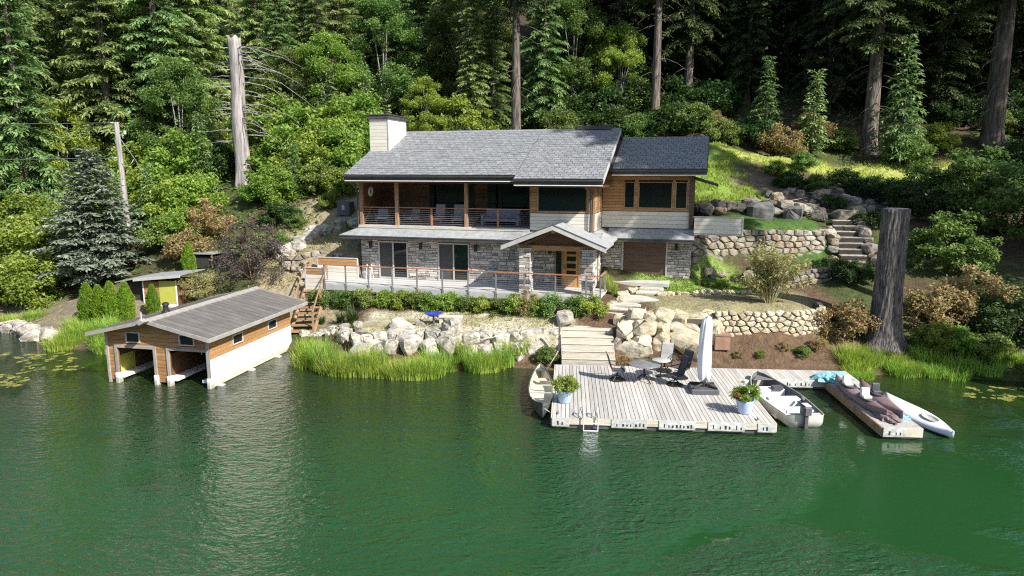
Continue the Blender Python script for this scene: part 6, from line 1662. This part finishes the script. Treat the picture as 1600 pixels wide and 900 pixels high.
for u, Y, k, s, lb in ((1205, 54, 0, 1.1, 'yellow brown bush left of sunlit sapling at forest edge'), (1250, 55.5, 1, 1.0, 'russet bush under the sunlit fir sapling'), (1100, 58, 0, .7, 'small yellow bush at forest edge behind wing roof')):
    put(AUT[k], u, Y, s, lb)
for od, u, Y, k, s in ranked(((1225, 47.5, 3, .5), (1262, 46.5, 1, .45), (1300, 48, 3, .6), (1340, 46, 3, .6), (1290, 44, 3, .4), (1385, 45, 3, .7), (1420, 43, 3, .8), (1240, 50.5, 1, .5), (1200, 49.5, 0, .35), (1355, 41, 3, .5))):
    put(BUSH[k], u, Y, s, od + ' low shrub from left on rocky slope right of upper lawn', 'shrubs on the rocky slope')
for od, u, Y, k, s in ranked(((1475, 57, 3, 1.0), (1500, 60, 3, 1.3), (1555, 58, 3, 1.1), (1590, 55.5, 3, 1.0), (1575, 51, 3, .9), (1530, 56, 1, .7))):
    put(BUSH[k], u, Y, s, od + ' dark bush from left round the foot of thickest trunk', 'bushes round the thickest trunk')
put(SAPL[1], 1180, 56, 1.05, 'pale leafy fir sapling left of russet bushes')
put(SAPL[0], 1252, 54, 1.25, 'upright sunlit fir sapling at edge of dark forest')
put(SAPL[1], 1385, 52, 1.35, 'bright lit young fir hanging right of leaning trunk', dz=.6)
put(SAPL[0], 925, 52.5, .45, 'tiny fir top showing above main roof ridge')
put(MAPD, 1500, 44, .95, 'deep green spreading maple bush at right below the mown track')
put(MAPD, 1565, 40, 1.0, 'deep green maple bush at the right edge behind stump')
put(MAPD, 1480, 37, .7, 'deep green maple sapling just right of the tall stump')
put(BUSH[3], 1440, 48, .8, 'dark bush between mown track and maple bush')
put(BUSH[3], 1560, 47, 1.1, 'dark bush at right edge below mown track')
put(BUSH[3], 1330, 35.5, .5, 'dark low bush left of the tall stump')
put(BUSH[3], 1545, 33, .75, 'dark shore bush at far right')
put(BUSH[3], 1590, 30, .8, 'dark green bush overhanging water at right edge')
put(AUT[0], 1470, 31.5, .95, 'russet bush right of the tall stump near shore')
put(AUT[1], 1525, 32.0, .85, 'pinkish autumn bush furthest right on the shore')
put(AUT[0], 1325, 30.6, .8, 'yellowing bush at left foot of the tall stump')
put(BUSH[0], 1512, 29.2, .4, 'low lime bush on shore under the pinkish autumn bush')
put(BUSH[1], 1565, 28.6, .45, 'low green bush at waterline near right edge')
put(BUSH[0], 1470, 29.6, .42, 'low lime bush at the waterline right of stump')
put(STRAW, 1203, 31.9, 1.0, 'straw coloured arching cane bush above the rubble wall')
put(REED, 1000 - 52, 35.2, .75, 'tall reed tuft beside right corner of stone porch')
put(REED, 960, 34.6, .62, 'shorter reed tuft in front of stone porch corner')
put(AUT[1], 825, 33.2, .42, 'thin small brown tree before the terrace hedge')
put(FLAX, 548, 33.2, 1.0, 'dark strappy flax clump at left end of patio')
put(FLAX, 530, 34.2, .7, 'smaller flax clump behind the larger one on patio bank')
put(FLAX, 500, 34.6, .6, 'thin flax clump beside the timber stairs')
put(BUSH[1], 855, 29.6, .3, 'small leafy plant left of the log stairs bottom')
put(AUT[0], 978, 29.0, .3, 'dry yellow plant between log stairs and patio table')
put(AUT[1], 1085, 29.1, .25, 'thin yellowing plant behind the patio chairs')
for od, u, Y, k, s in ranked(((1160, 29.0, 1, .13), (1195, 28.9, 0, .12), (1230, 29.2, 1, .16), (1262, 29.0, 0, .2), (1285, 29.6, 1, .22), (1140, 29.4, 0, .1))):
    put((AUT[k] if k else BUSH[1]), u, Y, s, od + ' small plant from left on bark slope behind the dock', 'small plants on the bark slope')
put(BUSH[1], 1100, 36.3, .2, 'low green plant right of the garage door')
put(BUSH[0], 1128, 36.0, .2, 'low bright plant under the tall retaining wall')
put(BUSH[3], 1290, 37.5, .45, 'dark low shrub left of the garden stairs')
# hedge below the terrace
HL = 'clipped shrubs in the hedge below the terrace'
for k in range(17):
    x_ = -.9 + k * .93; p = hw(x_ + rt.uniform(-.1, .1), -3.15 + rt.uniform(-.1, .1))
    plant(HEDGE[rt.randrange(3)], p.x, p.y, rt.uniform(.85, 1.12) * (1.15 if k == 16 else 1), rt.uniform(0, 6), ORD[k] + ' hedge shrub from the left below terrace railing', HL, max(gz(p.x, p.y), 1.45))
# sedge along the shore
SG = 'sedge clumps along the left shore'
for i in range(46):
    t = i / 45; x = -9.9 + 9.9 * t + rt.uniform(-.2, .2); ys = float(np.interp(x, _shx, _shy)); y = ys + rt.uniform(-.3, 1.15)
    plant(SEDGE[rt.randrange(3)], x, y, rt.uniform(.45, 1.15), rt.uniform(0, 6), 'yellow green sedge clump at water edge below the boulder wall', SG, max(gz(x, y), 0))
SG2 = 'sedge clumps left of the boathouse'
for i in range(28):
    x = -22.6 + 5.0 * rt.random(); ys = float(np.interp(x, _shx, _shy)); y = ys + rt.uniform(-.2, 1.6)
    plant(SEDGE[rt.randrange(3)], x, y, rt.uniform(.75, 1.15), rt.uniform(0, 6), 'bright sedge clump on the bank left of boathouse', SG2, max(gz(x, y), 0))
SG3 = 'sedge clumps along the right shore'
for i in range(26):
    x = 14.2 + 8.5 * rt.random(); ys = float(np.interp(x, _shx, _shy)); y = ys + rt.uniform(-.1, 1.1)
    plant(SEDGE[rt.randrange(2)], x, y, rt.uniform(.55, .95), rt.uniform(0, 6), 'lime green sedge clump on shore below the tall stump', SG3, max(gz(x, y), 0))
for i, (x, y) in enumerate(((-28.5, 37.4), (-27.4, 37.0), (-26.6, 37.2))):
    plant(SEDGE[1], x, y, .8, i, 'small sedge tuft among pale rocks at far left shore', 'sedge tufts at the far left')

# tall cut stump and the silver snag
def trunk_mesh(H_, r0, r1, seed, flare=.35, n_=72, m_=40, ridge=.045):
    # trunk with furrowed bark ridges that wander up the stem and roots that flare at the foot
    r = random.Random(seed); rings = []; ph = [r.uniform(0, 6.28) for _ in range(8)]
    for j in range(m_ + 1):
        t = j / m_; ra = r0 + (r1 - r0) * t + flare * math.exp(-t * 9); ring = []
        for k in range(n_):
            a = 2 * math.pi * k / n_ + .05 * math.sin(6 * t * H_ + ph[3]) + .04 * math.sin(2.3 * H_ * t + ph[4])
            rg = abs(math.sin(13 * a + ph[5] + 1.6 * math.sin(1.7 * t * H_ + 3 * a))) ** .6
            w = 1 + ridge * (rg - .6) + .03 * math.sin(3 * a + ph[0] + 2 * t) + .02 * math.sin(7 * a + ph[1] - 3 * t) + (.16 * math.exp(-t * 8)) * math.sin(5 * a + ph[2]) + r.uniform(-.012, .012)
            ring.append((ra * w * math.cos(a), ra * w * math.sin(a), H_ * t))
        rings.append(ring)
    return MB().loft(rings, True)
sx_, sy_ = 16.9, 30.2; sz_ = gz(sx_, sy_) - .2
stp = thing('tree_stump', 'very tall thick cut trunk with furrowed bark on right shore', 'stump', (sx_, sy_, sz_), 0)
trunk_mesh(7.0 - sz_, .58, .54, 3, .42, ridge=.11).build('trunk', MT['stumpbark'], stp, True)
MB().lathe([(0, 7.0 - sz_ + .001), (.49, 7.0 - sz_ + .002), (.49, 7.0 - sz_ + .02), (0, 7.0 - sz_ + .03)], 20).build('cut_top', MT['deadwood'], stp)
nx_, ny_ = bx(392, 49.5), 49.5; nz_ = gz(nx_, ny_) - .4
sn = thing('silver_snag', 'pale silver dead trunk with broken top and bare limbs', 'dead tree', (nx_, ny_, nz_), 0)
hs_ = 17.7 - nz_
mbs = trunk_mesh(hs_, .50, .43, 9, .12, 40, 30, .05); mbs.v = [(v[0] - .35 * v[2] / hs_ * 0 + .05 * math.sin(v[2]), v[1], v[2] + (.12 * math.sin(5 * math.atan2(v[1], v[0])) if v[2] > hs_ - .01 else 0)) for v in mbs.v]
mbs.build('trunk', MT['deadwood'], sn, True)
r = random.Random(77)
for i in range(46):
    z = hs_ * r.uniform(.30, .99); a = r.choice((r.uniform(-.9, .6), r.uniform(2.4, 3.9))); L_ = r.uniform(.7, 2.4) if math.cos(a) < 0 else r.uniform(1.2, 5.8); h = Vector((math.cos(a), math.sin(a) * .7 - .1, 0))
    dr = r.uniform(.0, .15) if math.cos(a) < 0 else r.uniform(.15, .5); pts = []
    for q in range(7):
        t = q / 6; pts.append(Vector((0, 0, z)) + h * (.3 + L_ * t) + Vector((0, 0, L_ * (.10 * t - (dr + .05) * t * t))) + Vector((r.uniform(-.04, .04), r.uniform(-.04, .04), r.uniform(-.05, .05))) * L_ * .4 * (q > 0))
    lm = MB(); lm.tube(pts, [.045, .036, .028, .022, .016, .01, .004], 5)
    for q in range(2, 6):
        if r.random() < .6: lm.tube([pts[q], pts[q] + Vector((r.uniform(-.2, .6) * h.x, r.uniform(-.5, .5), r.uniform(-.5, .1))) * L_ * .22], [.01, .003], 3)
    lm.build('dead_limb', MT['deadwood'], sn)

# planted pots on the dock
def pot(x_, y_, label, seed, flowers):
    p = dw(x_, y_); t = thing('flower_pot', label, 'planter', p, 0, 'planted pots on the dock')
    MB().lathe([(.20, .002), (.23, .06), (.30, .42), (.32, .50), (.30, .50), (.27, .44), (.02, .43)], 24).build('pot', MT['potblue'], t, True)
    cl, s_ = bush_shape(seed, .55, .42, 22, .1, .2, 6); cl = [(a, b, c + .5, d) for a, b, c, d in cl]
    tme, cme = leafy(seed, cl, 1500, .10, .045, MT['leafbright'], [([(0, 0, .4), (c[0] * .5, c[1] * .5, .7), c[:3]], [.012, .01, .004]) for c in cl[:8]], MT['twig'])
    link('stems', tme, t); link('foliage', cme, t)
    sp_ = link('spikes', blades(seed + 1, 26, .16, .5, .85, .022, MT['leafpurple'], .7), t); sp_.location = (0, 0, .48)
    if flowers:
        fl = [(-.3 + .1 * math.cos(k), -.2 + .12 * math.sin(k * 2), .62 + .05 * k % .3, .09) for k in range(4)]
        link('blossoms', leafy(seed + 2, fl, 1500, .06, .05, MT['flower'], [], MT['twig'])[1], t)
pot(.42, 1.55, 'pale blue pot of leafy plants at the canoe end of dock', 301, False)
pot(6.62, .95, 'pale blue pot with red flowers at outer right dock corner', 302, True)

# lily pads
def pads(name, label, spots, seed):
    g_ = np.random.default_rng(seed); V = []; F = []; T = []
    for (x, y) in spots:
        n_ = 9; q = g_.uniform(.07, .17); a0 = g_.uniform(0, 6.28); b = len(V)
        for k in range(n_): a = a0 + .35 + 5.6 * k / (n_ - 1); V.append((x + q * math.cos(a), y + q * math.sin(a), .008 + g_.uniform(0, .012)))
        V.append((x, y, .008)); F += [(b + n_, b + k, b + k + 1, b + k + 1) for k in range(n_ - 1)]; T += [g_.random()] * (n_ - 1)
    me = bpy.data.meshes.new(name); me.from_pydata(V, [], [f[:3] for f in F]); me.materials.append(MT['lily']); set_tint(me, T)
    tag(link(name, me), label, 'lily pads', kind='stuff')
g_ = np.random.default_rng(5)
sp1 = [(x, y) for x, y in zip(17.5 + 7 * g_.random(170), 24.9 + 1.7 * g_.random(170)) if math.sin(x * 2.1) + math.sin(y * 5 + x) > -.3]
pads('lily_pads', 'yellow green lily pads floating off the right shore', sp1, 6)
sp2 = [(x, y) for x, y in zip(-27 + 8 * g_.random(420), 26.5 + 5.5 * g_.random(420)) if math.sin(x * 1.4) + math.sin(y * 2 + x) > -.1]
pads('lily_pads', 'pale lily pads floating in front of the left shore', sp2, 7)

# lawn blades on the sunlit slope and before the garage
def lawn_blades(name, label, n_, boxes, seed, h, mat):
    g_ = np.random.default_rng(seed); X = []; Y = []
    for (x0, x1, y0, y1, w) in boxes:
        k = int(n_ * w); X.append(g_.uniform(x0, x1, k)); Y.append(g_.uniform(y0, y1, k))
    X = np.concatenate(X); Y = np.concatenate(Y); keep = vnoise(X, Y, 1.2, 9) > .3; X = X[keep]; Y = Y[keep]; Z = ground_arr(X, Y); n_ = len(X)
    C = np.stack([X, Y, Z - .02], -1); D = g_.normal(0, .5, (n_, 3)); D[:, 2] = 1
    me = cards(C, D, g_.normal(0, 1, (n_, 3)) * np.array([1, 1, .1]), g_.uniform(.5, 1.3, n_) * h, g_.uniform(.03, .07, n_), np.clip(g_.normal(.5, .25, n_), 0, 1), name, mat)
    tag(link(name, me), label, 'grass', kind='stuff')
lawn_blades('slope_grass', 'sunlit rough grass on slope right of the wing roof', 16000, [(9.5, 16.5, 44, 54, .85), (16, 34, 49.5, 52.5, .15)], 8, .28, MT['sedge'])
lawn_blades('lawn_grass', 'short lawn grass before the garage door', 7000, [(6.8, 12.4, 34.7, 37.4, 1.0)], 9, .10, MT['leafbright'])
lawn_blades('bank_weeds', 'dry weeds on the earth bank left of the house', 5000, [(-15, -9, 38, 47, .8), (-9, 3, 31, 34, .2)], 10, .22, MT['bamboo'])
# low undergrowth on the forest floor
g_ = np.random.default_rng(12)
X = g_.uniform(-40, 42, 26000); Y = g_.uniform(41, 75, 26000)
keep = (vnoise(X, Y, .5, 11) > .35) & ~((X > -9) & (X < 21) & (Y < 56)) & ~((X > 17) & (X < 46) & (Y < 54))
X = X[keep]; Y = Y[keep]; Z = ground_arr(X, Y); n_ = len(X)
me = cards(np.stack([X, Y, Z + g_.uniform(0, .45, n_)], -1), g_.normal(0, 1, (n_, 3)) * np.array([1, 1, .4]), g_.normal(0, .5, (n_, 3)) + np.array([0, 0, .8]), g_.uniform(.2, .5, n_), g_.uniform(.1, .25, n_), np.clip(g_.normal(.45, .25, n_), 0, 1), 'undergrowth', MT['leaf'])
tag(link('undergrowth', me), 'low ferns and undergrowth covering the forest floor', 'undergrowth', kind='stuff')
